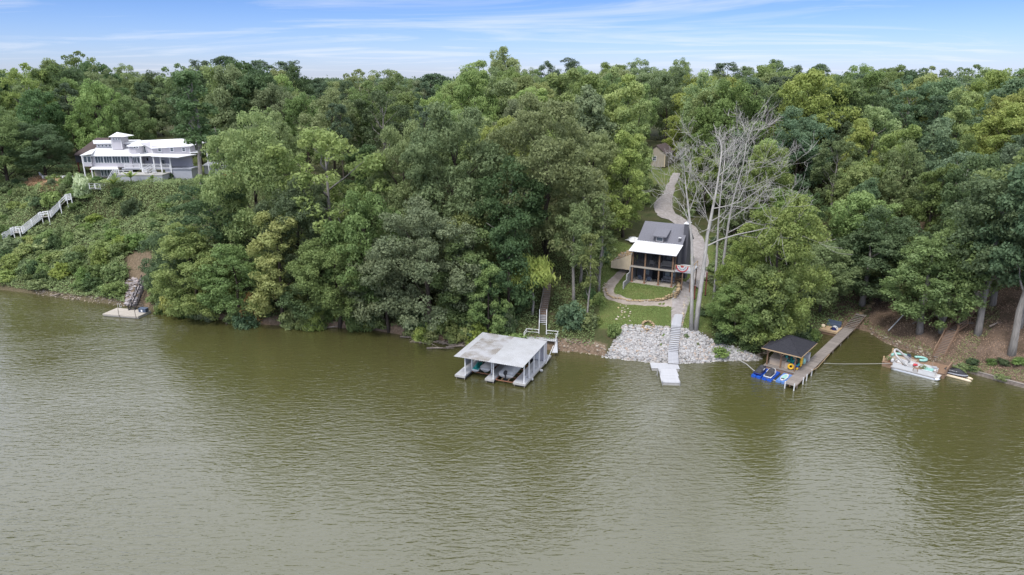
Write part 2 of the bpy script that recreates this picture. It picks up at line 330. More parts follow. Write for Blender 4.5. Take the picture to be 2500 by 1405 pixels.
LEAF = {
 'mid': leaf_mat('mid_green_leaves', (.070, .105, .034), (.105, .145, .046)),
 'dark': leaf_mat('dark_green_leaves', (.038, .066, .028), (.060, .092, .036)),
 'blue': leaf_mat('blue_green_leaves', (.050, .088, .050), (.085, .125, .068)),
 'yellow': leaf_mat('yellow_green_leaves', (.115, .150, .030), (.170, .195, .045)),
 'olive': leaf_mat('olive_leaves', (.088, .112, .042), (.125, .148, .056)),
 'light': leaf_mat('light_green_leaves', (.095, .140, .044), (.145, .185, .062)),
 'grey': leaf_mat('grey_green_leaves', (.078, .105, .050), (.118, .145, .070)),
 'pine': leaf_mat('pine_needles', (.030, .052, .028), (.050, .076, .038), .15),
 'lime': leaf_mat('lime_leaves', (.17, .20, .025), (.24, .25, .04)),
 'rusty': leaf_mat('browning_leaves', (.24, .13, .05), (.16, .15, .045)),
 'pale': leaf_mat('pale_flowering_leaves', (.11, .15, .07), (.36, .38, .30)),
 'grass': leaf_mat('grass_blades', (.085, .125, .035), (.125, .155, .05)),
 'straw': leaf_mat('dry_brush', (.20, .125, .085), (.28, .18, .12)),
}

# ================================================================ the large setting
def np_mesh(name, V, Fc, mats, tint=None, fcol=None, smooth=False):
    m = bpy.data.meshes.new(name); k = Fc.shape[1]
    m.vertices.add(len(V)); m.vertices.foreach_set('co', np.ascontiguousarray(V, np.float32).ravel())
    m.loops.add(Fc.size); m.loops.foreach_set('vertex_index', np.ascontiguousarray(Fc, np.int32).ravel())
    m.polygons.add(len(Fc)); m.polygons.foreach_set('loop_start', np.arange(0, Fc.size, k, dtype=np.int32)); m.polygons.foreach_set('loop_total', np.full(len(Fc), k, np.int32))
    if smooth: m.polygons.foreach_set('use_smooth', np.ones(len(Fc), bool))
    m.update(calc_edges=True)
    if tint is not None:
        a = m.attributes.new('tint', 'FLOAT', 'POINT'); a.data.foreach_set('value', np.ascontiguousarray(tint, np.float32))
    if fcol is not None:
        a = m.attributes.new('zone', 'FLOAT_COLOR', 'POINT'); a.data.foreach_set('color', np.ascontiguousarray(fcol, np.float32).ravel())
    for x in mats: m.materials.append(x)
    return m

def in_lawn(X, Y):
    """1 on the mown grass: round the cabin and beside the white house"""
    X = np.asarray(X, float); Y = np.asarray(Y, float); c = column(X, Y); d = shore_dist(X, Y)
    a = smooth((c - 1452) / 18) * smooth((1745 - c) / 20) * smooth((d - 3.5) / 1.2) * smooth((34 - d) / 4)
    b = smooth((c - 470) / 40) * smooth((640 - c) / 40) * smooth((d - 26) / 4) * smooth((110 - d) / 10)
    e = smooth((c - 1560) / 20) * smooth((1650 - c) / 10) * smooth((d - 48) / 8) * smooth((95 - d) / 10)
    return np.maximum(np.maximum(a, b), e)

cs = np.concatenate([np.arange(-700, 0, 25), np.arange(0, 2500, 9), np.arange(2500, 3201, 25)]).astype(float)
offs = np.concatenate([[-25, -12, -6, -3, -1.5, -.6, -.2, 0, .2, .45, .8, 1.2, 1.7, 2.3], np.arange(3, 46, .9), np.arange(47, 80, 3), [85, 95, 110, 130, 160, 200, 260, 340, 480, 700, 1100, 1800, 3000]])
CC, OO = np.meshgrid(cs, offs); YY = np.interp(CC, SHC, SH[:, 1]) + OO; XX = (CC - 1250) * CT / FPX * (YY + CAM_H * math.tan(PITCH))
ZZ = terrain(XX, YY)
nr, nc = XX.shape; idx = np.arange(nr * nc).reshape(nr, nc)
Fq = np.stack([idx[:-1, :-1], idx[:-1, 1:], idx[1:, 1:], idx[1:, :-1]], -1).reshape(-1, 4)
dd = shore_dist(XX, YY); lawn = in_lawn(XX, YY)
clay = smooth((1.8 - dd) / 1.0) * (CC < 1480) + smooth((d_ := 2.2 - dd) / 1.2) * (CC > 1850) * .5
uu_, vv_, _ = proj((XX, YY, ZZ)); clay = np.where(CC < 380, clay * .45, clay); clay = np.maximum(clay, .75 * ((uu_ > 308) & (uu_ < 368) & (vv_ > 616) & (dd > 0)))
litter = smooth((CC - 1990) / 80) * smooth((34 - dd) / 8)
zone = np.stack([lawn, clay, litter, np.ones_like(lawn)], -1).reshape(-1, 4)

gm = bpy.data.materials.new('ground'); gm.use_nodes = True; t = gm.node_tree; b = t.nodes['Principled BSDF']
b.inputs['Roughness'].default_value = .9; b.inputs['Specular IOR Level'].default_value = .1
at = t.nodes.new('ShaderNodeAttribute'); at.attribute_name = 'zone'; sp = t.nodes.new('ShaderNodeSeparateColor'); L(t, at.outputs['Color'], sp.inputs[0])
geo = t.nodes.new('ShaderNodeNewGeometry')
def noise(t, sc, det=5, rough=.6, vec=None, dist=0):
    n = t.nodes.new('ShaderNodeTexNoise'); n.inputs['Scale'].default_value = sc; n.inputs['Detail'].default_value = det; n.inputs['Roughness'].default_value = rough; n.inputs['Distortion'].default_value = dist
    L(t, vec if vec is not None else geo.outputs['Position'], n.inputs['Vector']); return n.outputs['Fac']
def ramp(t, fac, stops):
    n = t.nodes.new('ShaderNodeValToRGB'); e = n.color_ramp.elements
    e[0].position, e[0].color = stops[0][0], tuple(stops[0][1]) + (1,); e[1].position, e[1].color = stops[-1][0], tuple(stops[-1][1]) + (1,)
    for p, c in stops[1:-1]: q = e.new(p); q.color = tuple(c) + (1,)
    L(t, fac, n.inputs[0]); return n.outputs[0]
def mixc(t, f, a, b_):
    n = t.nodes.new('ShaderNodeMix'); n.data_type = 'RGBA'; L(t, f, n.inputs['Factor']); L(t, a, n.inputs[6]); L(t, b_, n.inputs[7]); return n.outputs[2]
n1 = noise(t, .35); n2 = noise(t, 2.6, 6, .7); n3 = noise(t, 9, 4, .7)
nm = math_node(t, 'ADD', math_node(t, 'MULTIPLY', n1, .5), math_node(t, 'MULTIPLY', n2, .5))
forest = ramp(t, nm, [(.35, (.030, .040, .016)), (.5, (.055, .062, .026)), (.66, (.085, .068, .042))])
lw = math_node(t, 'ADD', math_node(t, 'MULTIPLY', n1, .6), math_node(t, 'MULTIPLY', n3, .4))
lawnc = ramp(t, lw, [(.34, (.065, .095, .028)), (.48, (.095, .122, .038)), (.60, (.125, .135, .05)), (.72, (.17, .15, .075))])
clayc = ramp(t, n2, [(.35, (.10, .075, .055)), (.55, (.19, .135, .095)), (.7, (.27, .215, .165))])
litc = ramp(t, nm, [(.36, (.055, .045, .030)), (.48, (.115, .082, .060)), (.6, (.165, .120, .092))])
c_ = mixc(t, sp.outputs[2], forest, litc); c_ = mixc(t, sp.outputs[0], c_, lawnc); c_ = mixc(t, sp.outputs[1], c_, clayc)
L(t, c_, b.inputs['Base Color'])
bp = t.nodes.new('ShaderNodeBump'); bp.inputs['Strength'].default_value = .7; bp.inputs['Distance'].default_value = .12; L(t, n2, bp.inputs['Height']); L(t, bp.outputs[0], b.inputs['Normal'])
gv = np.stack([XX, YY, ZZ], -1).reshape(-1, 3)
setting(link('ground', np_mesh('ground', gv, Fq, [gm], fcol=zone, smooth=True)))

# ---------------------------------------------------------------- the lake
wm = bpy.data.materials.new('lake_water'); wm.use_nodes = True; t = wm.node_tree; b = t.nodes['Principled BSDF']
b.inputs['Base Color'].default_value = (.064, .062, .022, 1); b.inputs['Roughness'].default_value = .05; b.inputs['IOR'].default_value = 1.95; b.inputs['Specular IOR Level'].default_value = .5
geo = t.nodes.new('ShaderNodeNewGeometry')
def wmap(rz, sx, sy):
    m_ = t.nodes.new('ShaderNodeMapping'); m_.inputs['Rotation'].default_value = (0, 0, rz); m_.inputs['Scale'].default_value = (sx, sy, 1); L(t, geo.outputs['Position'], m_.inputs[0]); return m_.outputs[0]
w1 = noise(t, 1.0, 2, .5, wmap(R(8), .55, 2.0), .6)
w2 = noise(t, 1.0, 2, .5, wmap(R(-14), 1.5, 4.2), .4)
w3 = noise(t, 1.0, 3, .5, wmap(R(20), .022, .045), .8)                # broad patches of calmer and rougher water
amp = math_node(t, 'MULTIPLY_ADD', w3, 2.6, -.55, clamp=False)
hgt = math_node(t, 'MULTIPLY', math_node(t, 'ADD', math_node(t, 'MULTIPLY', w1, 1.0), math_node(t, 'MULTIPLY', w2, .36)), amp)
bp = t.nodes.new('ShaderNodeBump'); bp.inputs['Strength'].default_value = 1.0; bp.inputs['Distance'].default_value = .125; L(t, hgt, bp.inputs['Height']); L(t, bp.outputs[0], b.inputs['Normal'])
wb = MB(); wb.quad((-2500, -1200, 0), (2500, -1200, 0), (2500, 400, 0), (-2500, 400, 0))
setting(wb.build('water', wm))

# ---------------------------------------------------------------- gravel drive and paths, draped over the ground
grav = mat('pale_gravel', (.33, .305, .30), .9, .1, col2=(.24, .215, .205), scale=1.6, bump=.5, detail=8, coord='Object')
gravw = mat('worn_gravel_path', (.34, .295, .265), .9, .1, col2=(.25, .21, .175), scale=1.2, bump=.5, detail=8)
def drape(name, pts, widths, m, lift=.05, step=.5, ragged=.25):
    P3 = [hit(*p) if len(p) == 2 else Vector(p) for p in pts]; ln = [0]
    for a, b_ in zip(P3, P3[1:]): ln.append(ln[-1] + (b_ - a).xy.length)
    s_ = np.arange(0, ln[-1], step); X = np.interp(s_, ln, [p.x for p in P3]); Y = np.interp(s_, ln, [p.y for p in P3]); Wd = np.interp(s_, ln, widths)
    for _ in range(6): X[1:-1] = (X[:-2] + X[1:-1] * 2 + X[2:]) / 4; Y[1:-1] = (Y[:-2] + Y[1:-1] * 2 + Y[2:]) / 4
    tx = np.gradient(X); ty = np.gradient(Y); n_ = np.hypot(tx, ty); nx, ny = -ty / n_, tx / n_
    K = 7; rows = []
    for j in range(K):
        e = (j / (K - 1) - .5) * (Wd + (ragged * (RNG.random(len(s_)) - .5) if j in (0, K - 1) else 0)); x = X + nx * e; y = Y + ny * e
        rows.append(np.stack([x, y, terrain(x, y) + (lift if 0 < j < K - 1 else lift * .3)], -1))
    V = np.stack(rows, 1).reshape(-1, 3); n = len(s_); ii = np.arange(n * K).reshape(n, K)
    Fc = np.stack([ii[:-1, :-1], ii[1:, :-1], ii[1:, 1:], ii[:-1, 1:]], -1).reshape(-1, 4)
    return setting(link(name, np_mesh(name, V, Fc, [m], smooth=True)))
drape('driveway', [(1652, 425), (1640, 452), (1627, 480), (1618, 505), (1628, 530), (1680, 556), (1704, 590), (1712, 630), (1710, 670), (1690, 700)],
      [2.0, 2.3, 3.0, 4.4, 4.8, 3.6, 3.0, 2.9, 2.6, 2.4], grav, .26)
drape('path', [(1537, 652), (1512, 672), (1492, 695), (1482, 714), (1490, 726), (1520, 736), (1570, 741), (1615, 744), (1648, 745)],
      [1.4, 1.5, 1.6, 1.9, 2.0, 1.7, 1.5, 1.6, 1.8], gravw, .06)
drape('path', [(1676, 690), (1668, 712), (1662, 735), (1658, 752), (1655, 775), (1652, 798)], [2.6, 2.8, 3.0, 2.6, 2.1, 1.8], grav, .085)

# ---------------------------------------------------------------- rock work
def ico():
    bm = bmesh.new(); bmesh.ops.create_icosphere(bm, subdivisions=1, radius=1); v = np.array([x.co[:] for x in bm.verts]); f = np.array([[q.index for q in x.verts] for x in bm.faces]); bm.free(); return v, f
IV, IF = ico()
def stones(pos, size, seed, flat=.65):
    r = np.random.default_rng(seed); n = len(pos)
    V = IV[None] * (1 + .32 * (r.random((n, len(IV), 1)) - .5)) * (size[:, None, None] * np.stack([.8 + .5 * r.random(n), .8 + .5 * r.random(n), flat * (.8 + .4 * r.random(n))], -1)[:, None])
    a = r.random(n) * 6.28; c, s_ = np.cos(a)[:, None], np.sin(a)[:, None]
    tl = (r.random((n, 1)) - .5) * .9; ct, st = np.cos(tl), np.sin(tl)
    y, z = V[..., 1] * ct - V[..., 2] * st, V[..., 1] * st + V[..., 2] * ct
    x, y = V[..., 0] * c - y * s_, V[..., 0] * s_ + y * c
    V = np.stack([x, y, z], -1) + pos[:, None]
    Fc = IF[None] + (np.arange(n) * len(IV))[:, None, None]
    return V.reshape(-1, 3), Fc.reshape(-1, 3), np.repeat(r.random(n), len(IV))
def stone_mat(name, a, b_, c):
    m = bpy.data.materials.new(name); m.use_nodes = True; t = m.node_tree; p = t.nodes['Principled BSDF']; p.inputs['Roughness'].default_value = .88; p.inputs['Specular IOR Level'].default_value = .15
    at = t.nodes.new('ShaderNodeAttribute'); at.attribute_name = 'tint'; L(t, ramp(t, at.outputs['Fac'], [(0, a), (.45, b_), (.8, b_), (1, c)]), p.inputs['Base Color']); return m
rip = stone_mat('riprap_limestone', (.21, .20, .195), (.39, .38, .375), (.34, .27, .22))
top = np.array([(1455, 882), (1485, 862), (1500, 835), (1520, 797), (1600, 800), (1660, 803), (1700, 811), (1740, 833), (1790, 850), (1830, 864), (1872, 882)], float)
X = RNG.uniform(14, 42, 130000); Y = RNG.uniform(90, 106, 130000); Zt = terrain(X, Y); d_ = shore_dist(X, Y)
u_, v_, _ = proj((X, Y, Zt)); k = (d_ > -.5) & (v_ > np.interp(u_, top[:, 0], top[:, 1], left=2000, right=2000) + RNG.normal(0, 2.5, len(X)))
k &= ~((u_ > 1636) & (u_ < 1658) & (v_ < 868))
X, Y, Zt = X[k][:12500], Y[k][:12500], Zt[k][:12500]
sz = RNG.choice([.07, .10, .135, .19, .30], len(X), p=[.2, .28, .28, .19, .05])
V, Fc, tn = stones(np.stack([X, Y, Zt + .06], -1), sz, 3)
stuff(link('riprap_rocks', np_mesh('riprap_rocks', V, Fc, [rip], tint=tn)), 'slope of loose pale limestone rocks below the lawn, either side of the grey steps', 'rocks')
# scattered shoreline rubble elsewhere
pts = []
for c0, c1, n in ((90, 350, 330), (1360, 1480, 150), (1845, 1890, 90), (2125, 2300, 190)):
    for _ in range(n):
        c = random.uniform(c0, c1); y = float(np.interp(c, SHC, SH[:, 1])) + random.uniform(-.3, 1.2); x = (c - 1250) * CT / FPX * (y + CAM_H * math.tan(PITCH)); pts.append((x, y, max(T(x, y), -.05) + .05))
pts = np.array(pts); V, Fc, tn = stones(pts - np.array([0, 0, .06]), RNG.choice([.08, .12, .18, .26], len(pts), p=[.35, .35, .2, .1]), 5, .5)
stuff(link('shore_rubble', np_mesh('shore_rubble', V, Fc, [stone_mat('shore_stone', (.17, .14, .12), (.33, .28, .23), (.42, .34, .24))], tint=tn)), 'broken tan and grey rubble lying along the waterline', 'rocks')
# bare rock ledge on the left bank above the black steps
lp = []
for _ in range(150):
    f = random.random(); p = hit(random.uniform(308, 330 + 26 * f), 745 - 65 * f); lp.append((p.x, p.y, p.z - .05))
V, Fc, tn = stones(np.array(lp), RNG.uniform(.2, .6, len(lp)), 9, .35)
stuff(link('rock_ledge', np_mesh('rock_ledge', V, Fc, [stone_mat('ledge_rock', (.20, .17, .16), (.34, .31, .31), (.28, .20, .17))], tint=tn)), 'bare grey and pink rock ledge beside the black steps on the left bank', 'rocks')

# the dry-stacked stone edging round the cabin's terrace: every stone a piece
wl = thing('stone_retaining_wall', 'low dry-stacked tan stone wall curving round the cabin lawn', 'stone wall', hit(1600, 735))
sme = []
for q in range(8):
    V, Fc, _ = stones(np.zeros((1, 3)), np.ones(1), 50 + q, .6); sme.append(np_mesh('stone', V, Fc, [M['sandstone']]))
line = [(1478, 706), (1482, 718), (1497, 729), (1530, 735), (1570, 737), (1600, 736), (1625, 733), (1648, 728), (1656, 715), (1657, 700), (1652, 690)]
rowz = [1, 1, 1, 1, 1, 2, 3, 3, 3, 2, 1]
ws = [hit(*p) for p in line]
for i in range(len(ws) - 1):
    n = max(2, int((ws[i + 1] - ws[i]).xy.length / .42))
    for j in range(n):
        f = j / n; p = ws[i].lerp(ws[i + 1], f)
        for k in range(rowz[i]):
            q = p + Vector((random.uniform(-.08, .08), random.uniform(-.06, .06), 0)); z = T(q.x, q.y) + .10 + k * .24
            s_ = random.uniform(.25, .36); link('stone', random.choice(sme), wl, local(wl, (q.x, q.y, z)), (0, 0, random.uniform(0, 6)), (s_ * 1.15, s_, s_ * .8))
# fire ring of stones at the top of the rocks
fr = thing('fire_pit', 'ring of heaped stones at the top edge of the riprap, on the lawn', 'fire pit', hit(1582, 797))
for i in range(26):
    a = i / 13 * 2 * math.pi; k = i // 13; rr = .95 - .1 * k; p = fr.location + Vector((rr * math.cos(a), rr * math.sin(a), 0)); s_ = random.uniform(.17, .26)
    link('stone', random.choice(sme), fr, local(fr, (p.x, p.y, T(p.x, p.y) + .1 + .22 * k)), (0, 0, a), (s_ * 1.2, s_, s_ * .8))
lpts = []
for _ in range(26):
    p = hit(random.uniform(1505, 1540), random.uniform(745, 785)); lpts.append((p.x, p.y, p.z + .03))
for _ in range(40):
    f = random.random(); p = hit(1672 - 8 * f + random.uniform(-2, 3), 725 + 70 * f); lpts.append((p.x, p.y, p.z + .08))
for _ in range(26):
    p = hit(random.uniform(1470, 1485), random.uniform(690, 712)); lpts.append((p.x, p.y, p.z + .03))
V, Fc, tn = stones(np.array(lpts), RNG.uniform(.08, .22, len(lpts)), 21)
stuff(link('lawn_stones', np_mesh('lawn_stones', V, Fc, [stone_mat('lawn_stone', (.33, .28, .22), (.48, .42, .34), (.5, .36, .2))], tint=tn)), 'small loose stones scattered over the lower lawn and path edges', 'rocks')

# ================================================================ helpers for carpentry
def board_mesh(l, w, h, m, name='plank'): return MB().box(-l/2, -w/2, -h/2, l/2, w/2, h/2).mesh(name, m)
def flight(parent, a, b_, width, n, m, m_str, rail=None, rail_h=.95, sides=(1, -1), tread_d=.27, name='tread', closed=False):
    """a run of treads from a (low) to b (high), both in the parent's frame, with stringers and, if asked, handrails"""
    a = Vector(a); b_ = Vector(b_); v = b_ - a; rz = math.atan2(v.y, v.x) - math.pi / 2; u = Vector((-v.y, v.x, 0)).normalized()
    me = board_mesh(width, tread_d, .045, m, name)
    for i in range(n):
        link(name, me, parent, a + v * ((i + .5) / n), (0, 0, rz))
    if closed: k_ = u * (width / 2 - .07); dz = Vector((0, 0, -.10)); MB().slab(a + k_ + dz, a - k_ + dz, b_ - k_ + dz, b_ + k_ + dz, .05).build('riser_board', closed, parent)
    for s_ in (1, -1):
        MB().beam(a + u * s_ * (width / 2 - .03) - Vector((0, 0, .15)), b_ + u * s_ * (width / 2 - .03) - Vector((0, 0, .15)), .06, .26).build('stringer', m_str, parent)
    if rail:
        for s_ in sides: fence_run(parent, [a + u * s_ * (width / 2 + .02), b_ + u * s_ * (width / 2 + .02)], rail, rail_h)
def fence_run(parent, pts, m, h=1.0, rails=(1.0, .52), every=2.0, pw=.1, rw=.07, balusters=0, name='rail'):
    """posts with horizontal rails along a polyline of foot points"""
    for i in range(len(pts) - 1):
        a, b_ = Vector(pts[i]), Vector(pts[i + 1]); n = max(1, round((b_ - a).length / every))
        for j in range(n + (1 if i == len(pts) - 2 else 0)):
            p = a.lerp(b_, j / n); MB().box(p.x - pw/2, p.y - pw/2, p.z - .3, p.x + pw/2, p.y + pw/2, p.z + h + .03).build('rail_post', m, parent)
        for f in rails: MB().beam(a + Vector((0, 0, h * f)), b_ + Vector((0, 0, h * f)), rw, rw * 1.2).build(name, m, parent)
        if balusters:
            k = int((b_ - a).length / balusters); mb = MB()
            for j in range(1, k):
                p = a.lerp(b_, j / k); mb.box(p.x - .018, p.y - .018, p.z + .1, p.x + .018, p.y + .018, p.z + h - .03)
            mb.build('baluster_row', m, parent)
def window(parent, x0, x1, z0, z1, y, frame=None, pane=None, fw=.09, bars=0, cross=0, name='window', face=-1):
    """a framed window in an upright wall that faces -y (local); the pane sits back in the frame"""
    fm = frame or M['white']; d = .07
    f = MB().box(x0 - fw, y - d, z0 - fw, x0, y + .02, z1 + fw).box(x1, y - d, z0 - fw, x1 + fw, y + .02, z1 + fw)
    f.box(x0, y - d, z1, x1, y + .02, z1 + fw).box(x0, y - d - .03, z0 - fw, x1, y + .02, z0)
    for k in range(bars):
        x = x0 + (x1 - x0) * (k + 1) / (bars + 1); f.box(x - .03, y - d + .012, z0, x + .03, y, z1)
    for k in range(cross):
        z = z0 + (z1 - z0) * (k + 1) / (cross + 1); f.box(x0, y - d + .016, z - .025, x1, y, z + .025)
    o = f.build(name, fm, parent); MB().quad((x0, y - .022, z0), (x1, y - .022, z0), (x1, y - .022, z1), (x0, y - .022, z1)).build('pane', pane or M['glass'], o); return o
def deck_planks(parent, x0, y0, x1, y1, z, along, w, m, gap=.02, th=.05, name='plank'):
    """separate boards over a rectangle; along = axis the boards run along"""
    if along == 'x':
        me = board_mesh(x1 - x0, w - gap, th, m, name); n = round((y1 - y0) / w)
        for i in range(n): link(name, me, parent, ((x0 + x1) / 2, y0 + (i + .5) * (y1 - y0) / n, z + random.uniform(-.006, .006)))
    else:
        me = board_mesh(w - gap, y1 - y0, th, m, name); n = round((x1 - x0) / w)
        for i in range(n): link(name, me, parent, (x0 + (i + .5) * (x1 - x0) / n, (y0 + y1) / 2, z + random.uniform(-.006, .006)))
def hull_rings(Ln, Wd, Ht, n=9, bow=.45):
    rings = []
    for i in range(n):
        f = i / (n - 1); w = Wd / 2 * (1 if f < 1 - bow else math.sqrt(max(.004, 1 - ((f - 1 + bow) / bow) ** 2))); k = .12 * Ht + .5 * Ht * max(0, (f - .6) / .4) ** 2; y = f * Ln; sh = Ht + .12 * f
        rings.append([(-w, y, sh), (-w * .96, y, sh * .5), (-w * .7, y, k + .12), (0, y, k - .08), (w * .7, y, k + .12), (w * .96, y, sh * .5), (w, y, sh)])
    return rings
def make_pwc(root, cover=None, hull=M['gel_white'], seat=M['rubber'], accent=M['black']):
    """a sit-on personal watercraft, bow towards +y, about 3 m long"""
    MB().loft([[(x, y * 3.0 / 3.0, z) for x, y, z in r] for r in hull_rings(3.0, 1.1, .42, 10, .55)]).build('hull', hull, root, True)
    MB().loft([[(-w, y, .42), (-w * .8, y, z), (w * .8, y, z), (w, y, .42)] for y, w, z in ((.05, .45, .45), (.6, .5, .55), (1.5, .5, .62), (2.1, .42, .78), (2.6, .3, .66), (2.95, .1, .5))]).build('deck', accent, root, True)
    MB().loft([[(-w, y, .55), (-w * .8, y, z), (w * .8, y, z), (w, y, .55)] for y, w, z in ((.25, .16, .78), (.9, .2, .84), (1.5, .2, .92), (1.75, .16, .86))]).build('seat', seat, root, True)
    h = MB().tube([(0, 1.85, .75), (0, 1.75, 1.02)], [.09, .06], 6); h.tube([(-.38, 1.66, 1.02), (0, 1.75, 1.05), (.38, 1.66, 1.02)], .03, 5); h.build('handlebar', M['black'], root)
def covered_pwc(root, m, m2, Ln=3.0):
    """the same craft under a fitted cover: low stern, humped seat and bars, falling bow"""
    MB().loft(hull_rings(Ln, 1.12, .36, 10, .55)).build('hull', m2, root, True)
    rg = []
    for y, w, z in ((.02, .42, .42), (.35, .5, .72), (.9, .54, .8), (1.35, .54, .84), (1.7, .52, 1.08), (1.95, .5, 1.02), (2.35, .42, .72), (2.75, .26, .56), (2.98, .06, .44)):
        y = y * Ln / 3; rg.append([(-w, y, .36), (-w * .86, y, .36 + (z - .36) * .55), (-w * .3, y, z), (w * .3, y, z), (w * .86, y, .36 + (z - .36) * .55), (w, y, .36)])
    return MB().loft(rg).build('cover', m, root, True)
def outboard(root, x, y, z, m):
    b_ = MB(); b_.loft([[(x + sx * w, y + dy * w2 - .1, z + h) for sx, dy in ((-1, -1), (1, -1), (1, 1), (-1, 1))] for h, w, w2 in ((.35, .12, .16), (.5, .19, .26), (.8, .2, .28), (.95, .13, .18))])
    b_.box(x - .06, y - .2, z - .5, x + .06, y, z + .4); b_.box(x - .14, y - .32, z - .52, x + .14, y + .04, z - .46); b_.tube([(x, y - .42, z - .68), (x, y, z - .66)], [.06, .07], 6)
    return b_.build('outboard_motor', m, root)

# ================================================================ the white-roofed boathouse
BH = thing('boathouse', 'two-slip boathouse with low pale metal roof and white finger docks', 'boathouse', (P(1111, 915, .6).x, P(1111, 915, .6).y, 0), R(-22))
for x0, x1, y0 in ((0, 1.6, 0), (4.6, 5.95, .4), (8.8, 10.6, .75)):
    MB().box(x0, y0, .38, x1, 9.7, .62).build('finger_dock', M['dock_white'], BH)
    MB().box(x0 - .03, y0 - .05, .30, x1 + .03, y0 - .003, .60).build('fascia', M['dock_edge'], BH)
    MB().box(x0 + .12, y0 + .2, -.25, x1 - .12, 9.5, .377).build('float', M['rubber'], BH)
    for xx in (x0 + .15, x1 - .15): MB().tube([(xx, y0 + .12, -.3), (xx, y0 + .12, .34)], .07, 6).build('pile', M['drift'], BH)
MB().box(10.603, .75, .34, 10.66, 12.0, .60).build('fascia', M['dock_edge'], BH)
deck_planks(BH, 0, 9.72, 10.6, 12.0, .6, 'y', .5, M['dock_white'])
MB().box(.1, 9.8, -.25, 10.5, 11.9, .56).build('float', M['rubber'], BH)
zr = lambda y: 3.68 + .012 * (y + .35)
posts = [(1.5, .35), (1.5, 2.6), (1.5, 5.6), (1.5, 9.4), (5.75, .75), (4.75, 2.4), (5.3, 6), (5.3, 9.4), (10.35, 1.0), (10.35, 3.0), (10.35, 5.0), (10.35, 7.2), (10.35, 9.4)]
for x, y in posts: MB().box(x - .075, y - .075, .62, x + .075, y + .075, zr(y) - .12).build('post', M['white'], BH)
rp = {}
for key in ('galv', 'galv_dirty'):
    mb = MB(); w = 10.6 / 12; n = 12; pts = []
    for i in range(n + 1):
        x = i * w / n; pts.append((x, (.0, .035, .035, .0)[i % 4] if i < n else 0))
    r0 = [(x, -.5, zr(-.5) + z) for x, z in pts] + [(x, -.5, zr(-.5) + z - .03) for x, z in pts[::-1]]
    r1 = [(x, 9.5, zr(9.5) + z) for x, z in pts] + [(x, 9.5, zr(9.5) + z - .03) for x, z in pts[::-1]]
    mb.loft([r0, r1]); rp[key] = mb.mesh('roof_panel', M[key])
for i in range(12): link('roof_panel', rp['galv_dirty' if 1 <= i <= 5 else 'galv'], BH, (.1 + i * 10.6 / 12, 0, random.uniform(-.004, .004)))
for y in (1.0, 3, 6, 9.3): MB().box(.2, y - .05, zr(y) - .2, 10.6, y + .05, zr(y) - .06).build('roof_beam', M['white'], BH)
MB().box(1.52, 9.45, .64, 4.5, 9.52, 2.9).build('back_wall', M['white'], BH)
lk = MB().box(8.2, 9.55, .64, 10.3, 10.9, 3.3).build('locker', M['siding'], BH); MB().box(8.9, 9.51, .66, 9.7, 9.549, 2.6).build('door', M['white'], lk)
MB().box(.04, 3.2, .62, .10, 9.4, 2.2).build('side_screen', M['dock_white'], BH)
bn = MB().box(9.9, 2.2, .98, 10.25, 6.6, 1.05).box(9.95, 2.3, .62, 10.2, 2.4, .98).box(9.95, 6.3, .62, 10.2, 6.4, .98).build('bench', M['dock_white'], BH)
ld = MB().tube([(10.72, 9.2, .3), (11.0, 11.9, 2.3)], .05, 5).build('handrail', M['white'], BH)
MB().box(10.7, 6.6, .2, 11.1, 6.85, .42).build('bumper', M['gel_white'], BH); MB().tube([(10.78, 3.2, .25), (10.78, 3.2, .55)], .14, 8).build('bumper', M['gel_white'], BH)
def lift(x0, x1, y0, y1, label):
    o = thing('boat_lift', label, 'boat lift', BH.matrix_basis @ Vector((x0, y0, 0)), BH.rotation_euler.z, 'boat lifts in the boathouse')
    w, l = x1 - x0, y1 - y0
    for x in (.05, w - .05): MB().box(x - .05, 0, .42, x + .05, l, .52).build('side_beam', M['rust'], o)
    for k in range(5): y = .05 + k * (l - .1) / 4; MB().box(.1, y - .05, .40, w - .1, y + .05, .48).build('cross_beam', M['rust'], o)
    for x in (w * .32, w * .68): MB().box(x - .06, .2, .5, x + .06, l - .2, .58).build('bunk', M['wood_brown'], o)
    return o
lift(6.0, 8.75, .9, 7.2, 'rust-brown boat lift frame in the right slip of the boathouse')
lift(1.65, 4.5, 2.2, 8.2, 'rust-brown boat lift frame in the left slip of the boathouse')
def covered_boat(x, y, label, Ln, Wd, tarp, motor=True, rz=0):
    o = thing('covered_boat', label, 'boat', BH.matrix_basis @ Vector((x, y, .56)), BH.rotation_euler.z + rz, 'covered boats in the boathouse')
    MB().loft(hull_rings(Ln, Wd, .75)).build('hull', M['gel_white'], o, True)
    rg = []
    for i in range(10):
        f = i / 9; w = Wd / 2 * (1.03 if f < .6 else 1.03 * math.sqrt(max(.01, 1 - ((f - .6) / .4) ** 2))); y0 = f * Ln; h = .78 + .75 * math.sin(min(1, f * 1.9 + .12) * math.pi / 2) * (1 if f < .55 else max(.15, 1 - (f - .55) / .5)); h += .06 * math.sin(i * 2.3)
        rg.append([(-w, y0, .62), (-w, y0, .8), (-w * .55, y0, .8 + (h - .8) * .75), (0, y0, h), (w * .55, y0, .8 + (h - .8) * .75), (w, y0, .8), (w, y0, .62)])
    MB().loft(rg).build('tarp', tarp, o, True)
    if motor: outboard(o, 0, -.05, .35, M['black'])
    return o
covered_boat(7.35, 1.5, 'grey-tarped boat with black outboard motor in the right slip', 5.6, 2.2, M['tarp'])
covered_boat(3.65, 2.4, 'small boat under a tan-grey tarp in the left slip', 4.6, 1.5, M['tarp_tan'], False, R(-6))
